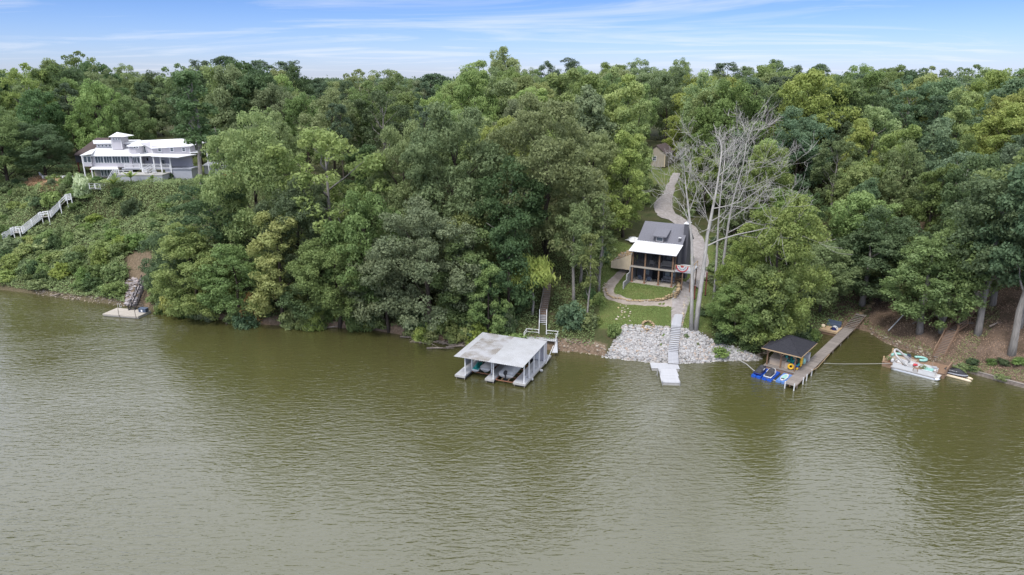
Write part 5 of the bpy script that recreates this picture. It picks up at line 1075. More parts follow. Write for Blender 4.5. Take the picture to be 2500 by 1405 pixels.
def make_tree(key, seed, H=18.0, Wd=11.0, base=.22, shape='round', lobes=13, per_lobe=8, leaves=95, crad=(.75, 1.25), trunk=.28, fill=900, limbs=7, size=(.5, .3), flat=.72, bark='bark_dark', lobe_r=.36):
    r = np.random.default_rng(seed); R0 = Wd / 2; z0 = H * base; hc = H - z0; cen = []; rad = []; ends = []
    ga = math.pi * (3 - math.sqrt(5)); a0 = r.random() * 6
    for i in range(lobes):
        t = (i + .5) / lobes; a = a0 + i * ga + r.normal() * .3
        if shape == 'round': zz = 1 - t * 1.75; s_ = math.sqrt(max(0, 1 - zz * zz)); q = np.array([math.cos(a) * s_ * R0 * .66, math.sin(a) * s_ * R0 * .66, z0 + hc * (.46 + .42 * zz)]); lr = R0 * lobe_r
        elif shape == 'upright': w = math.sin(min(1, .2 + t * .72) * math.pi) ** .75 * (1 - .2 * t); q = np.array([math.cos(a) * w * R0 * .62, math.sin(a) * w * R0 * .62, z0 + hc * (.06 + .84 * t)]); lr = R0 * (lobe_r + .05) * (.6 + .45 * w)
        else: q = np.array([math.cos(a) * R0 * .55 * r.random(), math.sin(a) * R0 * .55 * r.random(), z0 + hc * (.1 + .82 * t)]); lr = R0 * lobe_r
        q += r.normal(size=3) * np.array([R0 * .1, R0 * .1, hc * .035]); lr *= r.uniform(.75, 1.3); ends.append((q, lr))
        d = unit(r.normal(size=(per_lobe, 3)) + .5 * unit(q - np.array([0, 0, z0 + hc * .45])) + np.array([0, 0, .3]))
        cen.append(q + d * lr * r.uniform(.6, 1.05, (per_lobe, 1)) * np.array([1, 1, .8])); rad.append(r.uniform(*crad, per_lobe))
    cen = np.concatenate(cen); rad = np.concatenate(rad)
    k_ = cen[:, 2] > .6; cen, rad = cen[k_], rad[k_]
    fl = None
    if fill:
        e = r.integers(0, lobes, fill); fl = np.array([ends[i][0] for i in e]) + unit(r.normal(size=(fill, 3))) * np.array([[ends[i][1]] for i in e]) * .8 * r.random((fill, 1))
    cm = crown_mesh('crown', cen, rad, leaves, seed + 1, size, fl, flat=flat)
    mb = MB(); lean = r.normal(size=2) * .35; top_ = np.array([lean[0], lean[1], z0 + hc * (.72 if shape != 'thin' else .92)]); tp = crook(np.array([0, 0, -.8]), top_, 6, r, .14)
    mb.tube(tp, [trunk * 1.35, trunk * 1.02, trunk * .92, trunk * .8, trunk * .62, trunk * .45, trunk * .2], 8)
    for q, lr in [ends[i] for i in np.linspace(0, lobes - 1, limbs).astype(int)]:
        f = np.clip((q[2] - hc * .22) / top_[2], .12, .9); st = np.array([lean[0] * f, lean[1] * f, top_[2] * f]); pts = crook(st, q + np.array([0, 0, lr * .2]), 4, r, .18); mb.tube(pts, [trunk * .42, trunk * .34, trunk * .25, trunk * .16, trunk * .06], 5)
    PROTO[key] = (mb.mesh('trunk', M[bark], True), cm, H, Wd)
for i in range(4): make_tree('round%d' % i, 100 + i * 7, 17, 12 + (i % 2), .10, 'round', 20, 9, 105, (.7, 1.25), size=(.40, .25), fill=1200)
for i in range(2): make_tree('bigupright%d' % i, 150 + i * 7, 24, 17, .05, 'upright', 34, 12, 105, (.75, 1.4), size=(.40, .25), fill=2500, limbs=12, trunk=.4, lobe_r=.27)
for i in range(2): make_tree('biground%d' % i, 170 + i * 7, 22, 19, .08, 'round', 34, 12, 105, (.75, 1.4), size=(.40, .25), fill=2500, limbs=12, trunk=.42, lobe_r=.27)
for i in range(4): make_tree('upright%d' % i, 200 + i * 7, 18, 9.5, .06, 'upright', 21, 8, 105, (.62, 1.1), size=(.40, .25), fill=1200)
for i in range(2): make_tree('limby%d' % i, 300 + i * 7, 17, 11, .22, 'round', 17, 7, 85, (.55, 1.0), limbs=13, fill=300, bark='bark', trunk=.24, size=(.36, .22))
for i in range(3): make_tree('pine%d' % i, 400 + i * 7, 22, 8, .45, 'round', 15, 7, 90, (.6, 1.1), fill=300, limbs=11, flat=.62, size=(.38, .18), trunk=.24)
for i in range(2): make_tree('low%d' % i, 520 + i * 7, 18, 12, .10, 'round', 20, 9, 105, (.7, 1.25), size=(.40, .25), bark='bark', trunk=.45, fill=1000)
for i in range(3): make_tree('high%d' % i, 500 + i * 7, 20, 12, .36, 'round', 19, 9, 100, (.7, 1.25), size=(.40, .25), bark='bark', trunk=.42)
make_tree('thin0', 600, 20, 6, .35, 'thin', 14, 5, 62, (.55, 1.0), fill=150, limbs=12, bark='bark', trunk=.24, size=(.42, .26), lobe_r=.42)
make_tree('thin1', 607, 20, 7, .2, 'thin', 12, 5, 52, (.5, .9), fill=100, limbs=12, bark='bark', trunk=.2, size=(.42, .26), lobe_r=.45)
def make_bush(key, seed, H=2.6, Wd=4.0, n=26, leaves=62, size=(.36, .22), droop=0.0, crad=(.4, .75)):
    r = np.random.default_rng(seed); d = unit(r.normal(size=(n, 3)) * np.array([1, 1, .8])); d[:, 2] = np.abs(d[:, 2]) * 1.0 - .1
    cen = d * np.array([Wd / 2, Wd / 2, H]) * r.uniform(.5, .86, (n, 1)) * .92 + np.array([0, 0, .25]); rad = r.uniform(*crad, n)
    fl = unit(r.normal(size=(350, 3))) * r.random((350, 1)) * np.array([Wd * .4, Wd * .4, H * .7]); fl[:, 2] = np.abs(fl[:, 2])
    mb = MB()
    for i in range(7): q = cen[i]; mb.tube([(0, 0, -.4), tuple(q * np.array([.4, .4, .55])), tuple(q)], [.07, .045, .015], 5)
    PROTO[key] = (mb.mesh('stem', M['bark_dark']), crown_mesh('foliage', cen, rad, leaves, seed + 1, size, fl, flat=.8, droop=droop), H, Wd)
for i in range(4): make_bush('bush%d' % i, 700 + i * 5)
make_bush('weeper0', 730, 4.2, 5.0, 40, 75, (.6, .16), 1.4, (.6, 1.0))
HUEWORD = dict(mid='mid-green', dark='dark green', blue='blue-green', yellow='yellow-green', olive='olive', light='light green', grey='grey-green', pine='dark', lime='lime green', rusty='browning', pale='pale-flowered')
SHAPEWORD = dict(round='round-crowned', upright='upright', limby='open-limbed', pine='pine', high='tall-trunked', low='broad', thin='slender', bush='bush', weeper='weeping')
PLANTS = []   # dicts: x, y, z, h, w, proto, hue, name, cat, fixed label
def add_plant(x, y, h, w, proto, hue, label=None, name=None, z=None, force=True):
    kind = proto.rstrip('0123456789').replace('big', ''); PLANTS.append(dict(x=x, y=y, z=T(x, y) if z is None else z, h=h, w=w, proto=proto, hue=hue, label=label, kind=kind, name=name or ('pine_tree' if kind == 'pine' else 'bush' if kind in ('bush',) else 'tree'), force=force))
def pick(kind): return kind + str(random.randrange(sum(1 for k in PROTO if k.rstrip('0123456789') == kind)))
def at_px(px, base, top, wpx, kind, hue, label=None, name=None):
    p = hit(px, base); d = ray(px, top); zt = CAM_H + d.z * (p.y / d.y); dep = proj(p)[2]
    if kind in ('round', 'upright') and wpx * dep / FPX > 13.5: kind = 'big' + kind
    add_plant(p.x, p.y, max(2.0, zt - p.z), wpx * dep / FPX, pick(kind) if not kind[-1].isdigit() else kind, hue, label, name)

EX = [  # px, base row, top row, crown width in photo pixels, kind, hue, own label (distinctive ones)
 (487, 772, 545, 190, 'upright', 'light', 'large light green tree leaning over the water right of the black steps'),
 (590, 782, 600, 170, 'round', 'mid', None), (432, 735, 555, 130, 'round', 'dark', None),
 (692, 790, 522, 150, 'upright', 'yellow', 'bright yellow-green upright tree midway between the black steps and the boathouse'),
 (830, 795, 560, 220, 'round', 'mid', None), (760, 780, 640, 150, 'round', 'dark', None), (1050, 815, 492, 290, 'round', 'grey', 'huge grey-green tree bowed over the water left of the boathouse'),
 (950, 806, 575, 180, 'round', 'grey', None), (1140, 800, 560, 150, 'upright', 'mid', None), (1192, 835, 640, 100, 'upright', 'light', None), (1240, 800, 520, 130, 'upright', 'dark', None),
 (905, 790, 470, 180, 'round', 'mid', None), (540, 690, 440, 200, 'limby', 'dark', None), (640, 660, 285, 230, 'round', 'light', 'broad light green tree rising above the slope right of the white house'),
 (820, 680, 292, 270, 'limby', 'light', 'wide light green tree with pale bare limbs showing, centre left'), (740, 720, 430, 200, 'round', 'dark', None), (1000, 640, 300, 190, 'round', 'mid', None),
 (1110, 660, 255, 270, 'round', 'grey', None), (1330, 660, 235, 300, 'round', 'olive', 'very broad olive tree crown above the boathouse stairs'), (1245, 720, 400, 180, 'high', 'dark', None),
 (1415, 690, 420, 160, 'limby', 'olive', None), (1400, 735, 500, 110, 'high', 'mid', None), (1522, 580, 322, 115, 'upright', 'yellow', 'yellow-green tree at the left edge of the gravel drive'), (1462, 720, 470, 110, 'thin', 'olive', 'slender olive tree with pale stem at the left edge of the lawn'),
 (1435, 790, 560, 60, 'thin', 'olive', None), (1440, 560, 330, 170, 'round', 'olive', None), (1535, 510, 240, 105, 'upright', 'light', None),
 (1880, 846, 470, 225, 'upright', 'light', 'big light green tree standing over the black-roofed gazebo'), (1840, 846, 640, 150, 'round', 'mid', None), (1790, 825, 690, 130, 'round', 'mid', None), (2000, 760, 590, 140, 'round', 'mid', None),
 (2105, 745, 560, 190, 'low', 'dark', None), (2190, 725, 590, 190, 'low', 'mid', None),
 (2246, 812, 575, 200, 'low', 'mid', 'tree with thick pale trunk left of its twin on the bare right bank'), (2301, 810, 540, 180, 'low', 'mid', 'tree with pale trunk just left of the right staircase'),
 (2387, 817, 430, 210, 'high', 'dark', 'tall tree with straight grey trunk against the right staircase'), (2470, 866, 400, 230, 'high', 'blue', 'tall tree with root-flared scarred trunk at the far right edge'), (2423, 745, 380, 200, 'high', 'mid', None),
 (2490, 800, 560, 150, 'high', 'blue', None), (2150, 735, 520, 170, 'round', 'dark', None),
 (498, 470, 160, 120, 'thin0', 'dark', 'tall slender dark tree with bare pale trunk before the white house'), (540, 440, 300, 90, 'thin1', 'dark', None),
 (1235, 350, 112, 100, 'upright', 'light', 'tallest tree on the skyline, standing clear near the centre'), (1165, 360, 146, 150, 'upright', 'light', None),
 (575, 330, 128, 95, 'pine', 'pine', None), (512, 330, 146, 70, 'pine', 'pine', None), (650, 330, 146, 80, 'pine', 'pine', None), (715, 330, 148, 90, 'pine', 'pine', None), (790, 330, 184, 55, 'pine', 'pine', None),
 (1335, 330, 150, 55, 'pine', 'pine', None), (1388, 330, 142, 75, 'pine', 'pine', None), (1755, 340, 152, 85, 'pine', 'pine', None), (1985, 330, 148, 60, 'pine', 'pine', None),
 (228, 330, 128, 120, 'limby', 'mid', 'gaunt open-limbed tree topping the skyline above the white house'), (160, 330, 142, 90, 'limby', 'mid', None), (465, 360, 158, 120, 'limby', 'mid', None),
 (1700, 390, 185, 160, 'upright', 'yellow', 'yellow-green tree with pale trunk above the dead trees'), (1950, 420, 212, 160, 'upright', 'light', None), (1870, 330, 148, 110, 'upright', 'mid', None),
 (1560, 330, 152, 150, 'round', 'grey', None), (1490, 330, 155, 130, 'round', 'mid', None), (1640, 330, 152, 120, 'round', 'mid', None), (2355, 340, 160, 130, 'limby', 'mid', None), (2240, 350, 164, 110, 'limby', 'grey', None),
 (950, 350, 160, 140, 'limby', 'olive', None), (890, 380, 172, 130, 'limby', 'olive', None), (1060, 350, 172, 110, 'pine', 'pine', None), (2060, 340, 166, 150, 'round', 'mid', None), (2150, 340, 162, 150, 'round', 'mid', None), (2440, 340, 170, 150, 'round', 'mid', None),
 (60, 340, 172, 220, 'round', 'mid', None), (130, 360, 185, 170, 'round', 'light', None), (20, 450, 270, 170, 'round', 'mid', None), (110, 430, 300, 150, 'round', 'dark', None), (340, 330, 165, 130, 'round', 'mid', None), (400, 330, 180, 110, 'round', 'dark', None),
 (320, 335, 225, 150, 'round', 'mid', None), (0, 350, 165, 170, 'pine', 'pine', None), (620, 340, 200, 160, 'round', 'dark', None), (840, 350, 195, 150, 'round', 'mid', None), (1280, 340, 175, 120, 'round', 'mid', None), (1420, 345, 165, 120, 'round', 'light', None),
 (1800, 345, 165, 120, 'upright', 'mid', None), (1920, 345, 162, 120, 'round', 'dark', None), (2290, 345, 178, 120, 'round', 'dark', None), (2500, 345, 175, 150, 'round', 'mid', None)]
for e in EX: at_px(*e)
# ---------------------------------------------------------------- the rest of the wood, spaced over the ground
SKY = np.array([(-300, 165), (0, 160), (130, 152), (260, 150), (300, 178), (380, 182), (450, 168), (570, 138), (745, 172), (770, 197), (830, 197), (960, 170), (1120, 187), (1160, 152), (1270, 152), (1300, 168), (1430, 168), (1600, 152), (1690, 187), (1750, 160), (1880, 155), (2050, 165), (2220, 168), (2280, 177), (2350, 164), (2500, 176), (2800, 176)], float)
KEEP = [(186, 330, 470, 445, 164), (470, 380, 560, 440, 150), (0, 432, 420, 730, 150), (1500, 538, 1740, 890, 130), (1592, 432, 1655, 540, 190), (1570, 355, 1655, 412, 225), (1306, 672, 1350, 840, 118), (2130, 735, 2500, 930, 125), (1868, 800, 2130, 930, 140), (1625, 290, 1900, 540, 125)]
occ = [(p['x'], p['y'], p['w']) for p in PLANTS]
tries = 0; auto = 0
while tries < 9000 and auto < 420:
    tries += 1; c = random.uniform(-230, 2730); u = random.random(); off = 4 + 190 * u ** 1.5
    y = float(np.interp(c, SHC, SH[:, 1])) + off; x = (c - 1250) * CT / FPX * (y + CAM_H * math.tan(PITCH)); d = float(shore_dist(np.array([x]), np.array([y]))[0])
    if d < 3.5: continue
    z = T(x, y); px, py, dep = proj((x, y, z))
    if c < 400 and d < 40: continue
    if 400 <= c < 600 and 24 < d < 42: continue
    if 1450 < c < 1745 and d < 36: continue
    if c > 2110 and d < 15: continue
    if (-112 < x < -62 and 156 < y < 185): continue
    sp_ = 5.4 + .02 * d
    if any((x - a) ** 2 + (y - b) ** 2 < (sp_ * .45 + .21 * w) ** 2 for a, b, w in occ): continue
    yp = 17.0 if d < 45 else 20
    if d > 48:
        st_ = np.interp(px, SKY[:, 0], SKY[:, 1]) + random.choice((4, 10, 20, 35, 50)); dd_ = ray(px, float(st_)); h = CAM_H + dd_.z * (y / dd_.y) - z; h = min(max(h, 11), 27)
    else:
        h = random.uniform(12.5, 20.5) * (.8 if d < 10 else 1)
        dd_ = ray(px, float(np.interp(px, SKY[:, 0], SKY[:, 1]) + 15)); h = min(h, CAM_H + dd_.z * (y / dd_.y) - z)
    kind = random.choices(['round', 'upright', 'limby', 'pine'], [.5, .34, .12, .04 if d < 50 else .12])[0]
    w = h * {'round': .62, 'upright': .47, 'limby': .58, 'pine': .3}[kind] * random.uniform(.85, 1.15)
    u0, v0, _ = proj((x, y, z + h)); hw = w / 2 * FPX / dep * .8; crown_b = proj((x, y, z + h * .15))[1]
    if any(y < K[4] and u0 + hw > K[0] and u0 - hw < K[2] and crown_b > K[1] and v0 < K[3] for K in KEEP): continue
    n_ = math.sin(x * .05 + 1.0) + math.cos(y * .045 + x * .02)
    if c < 420: hs = ['dark', 'mid', 'mid', 'light']
    elif c < 1000: hs = ['mid', 'mid', 'dark', 'light', 'grey', 'olive']
    elif c < 1750: hs = ['olive', 'olive', 'grey', 'mid', 'light', 'yellow']
    else: hs = ['mid', 'mid', 'dark', 'light', 'blue', 'light', 'yellow']
    hue = 'pine' if kind == 'pine' else random.choice(hs)
    add_plant(x, y, h, w, pick(kind), hue, force=False); occ.append((x, y, w)); auto += 1
# only trees the photograph could show: nearest first, count the crown area left uncovered
GXY = np.mgrid[0:352, -60:686]; gy, gx = GXY[0] * 4.0, GXY[1] * 4.0; cov = np.zeros(gx.shape, bool); kept = []
for p in sorted(PLANTS, key=lambda q: q['y']):
    u0, v0, dep = proj((p['x'], p['y'], p['z'] + p['h'])); v1 = proj((p['x'], p['y'], p['z'] + p['h'] * (.1 if p['kind'] not in ('pine', 'high') else .45)))[1]; hw = p['w'] / 2 * FPX / dep
    e = ((gx - u0) / hw) ** 2 + ((gy - (v0 + v1) / 2) / max(4, (v1 - v0) / 2)) ** 2
    seen = int(((e < 1) & ~cov).sum()); p['seen'] = seen
    if p['force'] or seen > 22: cov |= e < .75; kept.append(p)
TREES = kept
# ---------------------------------------------------------------- shrubs: along the water, over the left slope, round the clearings
BUSH = []
def bush(px, py, hpx, wpx, hue, label=None, kind='bush'):
    p = hit(px, py); dep = proj(p)[2]; s_ = FPX / dep
    BUSH.append(dict(x=p.x, y=p.y, z=p.z, h=hpx / s_, w=wpx / s_, proto=pick(kind), hue=hue, label=label, kind=kind, name='bush', seen=9, force=True))
bush(603, 792, 45, 85, 'blue', 'blue-green bush trailing into the water left of centre'); bush(618, 772, 70, 75, 'rusty', 'browning orange-tipped bush above the trailing blue-green one'); bush(412, 762, 60, 50, 'lime', 'lime-yellow bush at the waterline right of the black steps')
bush(205, 478, 62, 52, 'pale', 'tall pale-flowered shrub beside the white hillside stairs'); bush(128, 505, 50, 60, 'light', 'pale green shrub above the lowest white stair landing'); bush(240, 447, 20, 38, 'dark', 'round clipped dark bush at the foot of the white house steps'); bush(172, 455, 40, 35, 'mid', 'upright green shrub at the end of the white rail fence')
bush(1392, 800, 72, 88, 'blue', 'blue-green bush right of the boathouse stairs'); bush(1500, 822, 45, 40, 'light', 'leafy green bush at the upper left corner of the riprap'); bush(1760, 868, 26, 52, 'light', 'low green bush growing out of the right part of the riprap')
bush(440, 415, 38, 70, 'mid', 'loose green shrub covering the right end of the white house porch'); bush(405, 440, 24, 40, 'dark', 'dark shrub at the right corner of the white house deck'); bush(1675, 823, 12, 18, 'grey', 'small grey-green weed right of the riprap steps'); bush(1620, 822, 9, 10, 'light', 'tiny green weed left of the riprap steps')
bush(1613, 845, 8, 10, 'light', 'tiny bright weed midway down the left riprap'); bush(1703, 843, 9, 12, 'light', 'tiny green weed midway down the right riprap'); bush(1465, 640, 60, 60, 'blue', 'grey-blue shrub left of the plywood bank'); bush(325, 525, 45, 60, 'dark', 'dark rounded shrub in the middle of the left slope')
p = hit(1297, 770); BUSH.append(dict(x=p.x, y=p.y, z=p.z + 6.2, h=6.0, w=8.0, proto='weeper0', hue='yellow', label='drooping feathery yellow-green crown beside the boathouse stairs', kind='weeper', name='tree', seen=9, force=True))
_wt = BUSH[-1]
rb = random.Random(11)
for i in range(120):                                            # shoreline
    c = rb.uniform(385, 1440)
    if c > 1262: continue
    y = float(np.interp(c, SHC, SH[:, 1])) + rb.uniform(-.7, 3.6); x = (c - 1250) * CT / FPX * (y + CAM_H * math.tan(PITCH))
    BUSH.append(dict(x=x, y=y, z=max(T(x, y), .1), h=rb.uniform(2.0, 5.0), w=rb.uniform(3.0, 6.0), proto='bush%d' % rb.randrange(4), hue=rb.choice(['mid', 'mid', 'dark', 'light', 'grey', 'olive', 'yellow']), label=None, kind='bush', name='bush', seen=9, force=True))
for i in range(165):                                           # left slope
    c = rb.uniform(-60, 400) if i < 145 else rb.uniform(380, 520); d = rb.uniform(1.5, 30)
    y = float(np.interp(c, SHC, SH[:, 1])) + d * 1.15; x = (c - 1250) * CT / FPX * (y + CAM_H * math.tan(PITCH)); z = T(x, y); px, py, dep = proj((x, y, z))
    h = rb.uniform(1.2, 3.0) * (1.4 if d < 16 else .75)
    if 300 < px < 372 and py > 610: continue
    if py < 470 and px > 190: continue
    if px < 152 and any(abs(px - a) < 18 and -4 < py - b < 30 for a, b in pl): h = min(h, .6)
    BUSH.append(dict(x=x, y=y, z=z, h=h, w=rb.uniform(3.0, 6.4) * (1 if d < 16 else .8), proto='bush%d' % rb.randrange(4), hue=rb.choice(['mid', 'light', 'mid', 'dark', 'grey', 'light', 'yellow']), label=None, kind='bush', name='bush', seen=9, force=True))
for i in range(46):                                            # right of the cabin and round the cove
    if i < 26: px, py = rb.uniform(1728, 1880), rb.uniform(720, 850); py = max(py, 640 + (px - 1728) * .6)
    elif i < 36: px, py = rb.uniform(1900, 1990), rb.uniform(812, 834)
    elif i < 42: px, py = rb.uniform(2325, 2420), rb.uniform(878, 905)
    else: px, py = rb.uniform(2440, 2500), rb.uniform(880, 925)
    p = hit(px, py)
    if py > np.interp(px, top[:, 0], top[:, 1], left=0, right=2000) - 8 and px < 1880: continue
    BUSH.append(dict(x=p.x, y=p.y, z=p.z, h=rb.uniform(1.2, 3.0) if i < 36 else rb.uniform(.7, 1.3), w=rb.uniform(2.4, 4.8) * (.6 if i >= 36 else 1), proto='bush%d' % rb.randrange(4), hue=rb.choice(['mid', 'light', 'mid', 'dark', 'olive']), label=None, kind='bush', name='bush', seen=9, force=True))
for i in range(34):                                            # edges of the lawn and the drive
    px, py = rb.choice([(rb.uniform(1425, 1470), rb.uniform(620, 800)), (rb.uniform(1470, 1540), rb.uniform(480, 600)), (rb.uniform(1560, 1605), rb.uniform(440, 500)), (rb.uniform(1740, 1800), rb.uniform(560, 720)), (rb.uniform(1670, 1740), rb.uniform(450, 530))])
    p = hit(px, py); BUSH.append(dict(x=p.x, y=p.y, z=p.z, h=rb.uniform(1.0, 3.2), w=rb.uniform(2.2, 4.6), proto='bush%d' % rb.randrange(4), hue=rb.choice(['mid', 'light', 'olive', 'dark', 'grey']), label=None, kind='bush', name='bush', seen=9, force=True))
ALLP = TREES + BUSH
# ---------------------------------------------------------------- labels that single each plant out, then the objects themselves
ORD = ['leftmost', 'second', 'third', 'fourth', 'fifth', 'sixth', 'seventh', 'eighth', 'ninth', 'tenth', 'eleventh', 'twelfth', 'thirteenth', 'fourteenth', 'fifteenth', 'sixteenth', 'seventeenth', 'eighteenth', 'nineteenth', 'twentieth'] + ['twenty-' + w for w in ('first', 'second', 'third', 'fourth', 'fifth', 'sixth', 'seventh', 'eighth', 'ninth')]
def where(p):
    u0, v0, _ = proj((p['x'], p['y'], p['z'] + p['h'] * .6)); d = float(shore_dist(np.array([p['x']]), np.array([p['y']]))[0])
    if p['name'] == 'bush':
        zone = 'below the white rail fence' if u0 < 200 else 'below the white house' if u0 < 400 else 'right of the black steps' if u0 < 600 else 'below the yellow-green tree' if u0 < 800 else 'left of the boathouse' if u0 < 1040 else 'behind the boathouse' if u0 < 1300 else 'near the cabin lawn' if u0 < 1730 else 'around the gazebo cove' if u0 < 2130 else 'on the right bank'
        row = 'by the water' if d < 5 else 'on the slope' if d < 18 else 'up the slope'
    else:
        zone = 'left of the white house' if u0 < 180 else 'near the white house' if u0 < 560 else 'left of centre' if u0 < 960 else 'above the boathouse' if u0 < 1420 else 'above the cabin' if u0 < 1800 else 'above the gazebo' if u0 < 2140 else 'above the right staircase'
        row = 'at the waterside' if d < 13 else 'on the lower slope' if d < 28 else 'on the upper slope' if d < 50 else 'on the plateau' if d < 85 else 'on the skyline'
    return u0, row, zone
buckets = {}
for p in ALLP:
    if p['label']: continue
    u0, row, zone = where(p); look = HUEWORD[p['hue']] + ' ' + (SHAPEWORD[p['kind']] + ('' if p['kind'] in ('bush', 'pine') else ' tree')); look = look + (' tree' if p['kind'] == 'pine' else '')
    buckets.setdefault((look, row, zone), []).append((u0, p))
for (look, row, zone), l in buckets.items():
    l.sort(key=lambda q: q[0])
    for i, (u0, p) in enumerate(l):
        if len(l) == 1: p['label'] = f'only {look} {row} {zone}'
        elif i == len(l) - 1: p['label'] = f'rightmost {look} {row} {zone}'
        elif i == 0: p['label'] = f'leftmost {look} {row} {zone}'
        else: p['label'] = f'{ORD[min(i, 28)]} {look} from left {row} {zone}'
OBJM = {}
for p in ALLP:
    tm, cm, H, Wd = PROTO[p['proto']]; isb = p['name'] == 'bush'
    o = thing(p['name'], p['label'], 'bush' if isb else 'tree', (p['x'], p['y'], p['z'] - (.1 if isb else .15)), random.uniform(0, 6.28), 'shrubs of the bank and clearings' if isb else 'trees of the wooded bluff')
    o.scale = (p['w'] / Wd, p['w'] / Wd, p['h'] / H)
    a = link(tm.name.split('.')[0], tm, o)
    c = link(cm.name.split('.')[0], cm, o); c.material_slots[0].link = 'OBJECT'; c.material_slots[0].material = LEAF[p['hue']]
    if p is _wt: st_ = MB().tube([(0, 0, -8 / o.scale.z), (.3, .1, -4 / o.scale.z), (0, 0, 1)], [.16, .13, .06], 7).build('trunk', M['bark'], o)
# ---------------------------------------------------------------- banana plants by the white house
def banana(px, py, label, n, ln):
    p = hit(px, py); o = thing('banana_plant', label, 'banana plant', p, random.uniform(0, 6), 'banana plants below the deck'); MB().tube([(0, 0, -.3), (0, 0, ln * .55)], [.14, .09], 7).build('stem', LEAF['light'], o)
    for i in range(n):
        a = i * 2.4; tl = random.uniform(.35, 1.1); rg = []
        for k in range(6):
            f = k / 5; w = .34 * math.sin(math.pi * min(1, f * .92 + .08)) ** .7; rad_ = math.sin(tl) * f * ln; z = ln * .5 + math.cos(tl) * f * ln - .5 * ln * f * f * math.sin(tl)
            c_, s_ = math.cos(a), math.sin(a); rg.append([(c_ * rad_ - s_ * w, s_ * rad_ + c_ * w, z + .1 * w), (c_ * rad_, s_ * rad_, z), (c_ * rad_ + s_ * w, s_ * rad_ - c_ * w, z + .1 * w)])
        MB().loft(rg, closed=False).build('leaf', LEAF['yellow' if i % 3 else 'light'], o, True)
banana(281, 470, 'broad-leaved banana plant lower left of the white house deck', 13, 3.6); banana(322, 452, 'broad-leaved banana plant in front of the white house deck skirting', 12, 3.2); banana(372, 448, 'small yellowish banana plant at the right of the deck skirting', 8, 1.7)
# ---------------------------------------------------------------- ground cover nobody could count
def scatter(name, n, region, hfun, size, hue, label, seed, tintn=.3):
    r = np.random.default_rng(seed); X, Y = region(r, n); d = shore_dist(X, Y); z = terrain(X, Y); h = hfun(X, Y, d, r)
    k = (d > .3) & (h > .02); X, Y, z, h = X[k], Y[k], z[k], h[k]; n = len(X)
    bump_ = np.clip(.5 + .38 * np.sin(X * .8 + np.sin(Y * .62) * 1.7) * np.cos(Y * .75 + np.sin(X * .5)) + .24 * np.sin(X * 2.1 + Y * 1.3) * np.cos(Y * 2.3 - X), 0, 1); hh = h * (.35 + .65 * bump_) * (.55 + .45 * r.random(n))
    c = np.stack([X, Y, z + hh], -1); nr = unit(r.normal(size=(n, 3)) * .65 + np.array([0, -.25, 1.0])); tn = np.clip(.2 + .55 * bump_ + r.normal(size=n) * tintn, 0, 1)
    V = leaf_quads(c, nr, size[0], size[1], r); o = link(name, np_mesh(name, V, np.arange(4 * n).reshape(n, 4), [LEAF[hue]], tint=np.repeat(tn, 4)))
    return stuff(o, label, 'undergrowth')
def cols(c0, c1, o0, o1):
    def f(r, n):
        c = r.uniform(c0, c1, n); y = np.interp(c, SHC, SH[:, 1]) + r.uniform(o0, o1, n); return (c - 1250) * CT / FPX * (y + CAM_H * math.tan(PITCH)), y
    return f
def notpath(X, Y):
    u, v, _ = proj((X, Y, terrain(X, Y))); bare = (u > 305) & (u < 372) & (v > 612); return u, v, ~bare
def h_left(X, Y, d, r):
    u, v, ok = notpath(X, Y); near = np.min([np.hypot(u - a, (v - b) * 1.0) for a, b in pl], axis=0); h = np.where(d > 31, .5, .9 + .9 * np.sin(X * .23 + 1) ** 2); h = np.where(near < np.where(u < 152, 13, 5), .2, h); h = np.where((u > 235) & (u < 420) & (v < 448), .1, h); brown = (u > 60) & (u < 182) & (v > 420) & (v < 460); return h * ok * (d < 44) * np.where(brown, .12, 1)
scatter('slope_undergrowth', 95000, cols(-120, 470, .2, 52), h_left, (.30, .2), 'light', 'dense green undergrowth covering the steep slope below the white house', 31, .12)
def h_patch(k):
    def f(X, Y, d, r): return h_left(X, Y, d, r) * 1.12 * (np.sin(X * .31 + k) * np.cos(Y * .37 + k * 2) + .5 * np.sin(X * .83 + Y * .6 + k) > .42)
    return f
scatter('slope_grass', 26000, cols(-120, 470, .2, 52), h_patch(.6), (.5, .08), 'grass', 'patches of paler yellow-green grass on the slope below the white house', 41)
scatter('slope_vines', 22000, cols(-120, 470, .2, 52), h_patch(2.9), (.28, .24), 'light', 'patches of bright broad-leaved vines on the slope below the white house', 42)
scatter('slope_undergrowth', 30000, cols(-120, 560, .2, 46), h_left, (.34, .22), 'mid', 'darker green undergrowth patched through the slope below the white house', 37, .12)
def seg_dist(X, Y, pts):
    D = np.full(len(X), 1e9)
    for a, b in zip(pts, pts[1:]):
        vx, vy = b.x - a.x, b.y - a.y; t_ = np.clip(((X - a.x) * vx + (Y - a.y) * vy) / (vx * vx + vy * vy), 0, 1); D = np.minimum(D, np.hypot(X - a.x - t_ * vx, Y - a.y - t_ * vy))
    return D
def h_mid(X, Y, d, r): return (seg_dist(X, Y, sp) > 1.0) * np.where(d < 46, .5 + .5 * np.sin(X * .3) ** 2, .4)
scatter('forest_undergrowth', 60000, cols(430, 1450, .3, 40), h_mid, (.32, .2), 'mid', 'leafy undergrowth on the wooded bank between white house and cabin', 32)
scatter('forest_undergrowth', 24000, cols(1735, 2120, .8, 45), h_mid, (.32, .2), 'mid', 'leafy undergrowth on the bank between the cabin and the pier', 33)
def h_lawn(X, Y, d, r): return np.where(in_lawn(X, Y) > .5, .1, 0) * (np.hypot(X - CAB_O.x - 3, Y - CAB_O.y - 7) > 0)
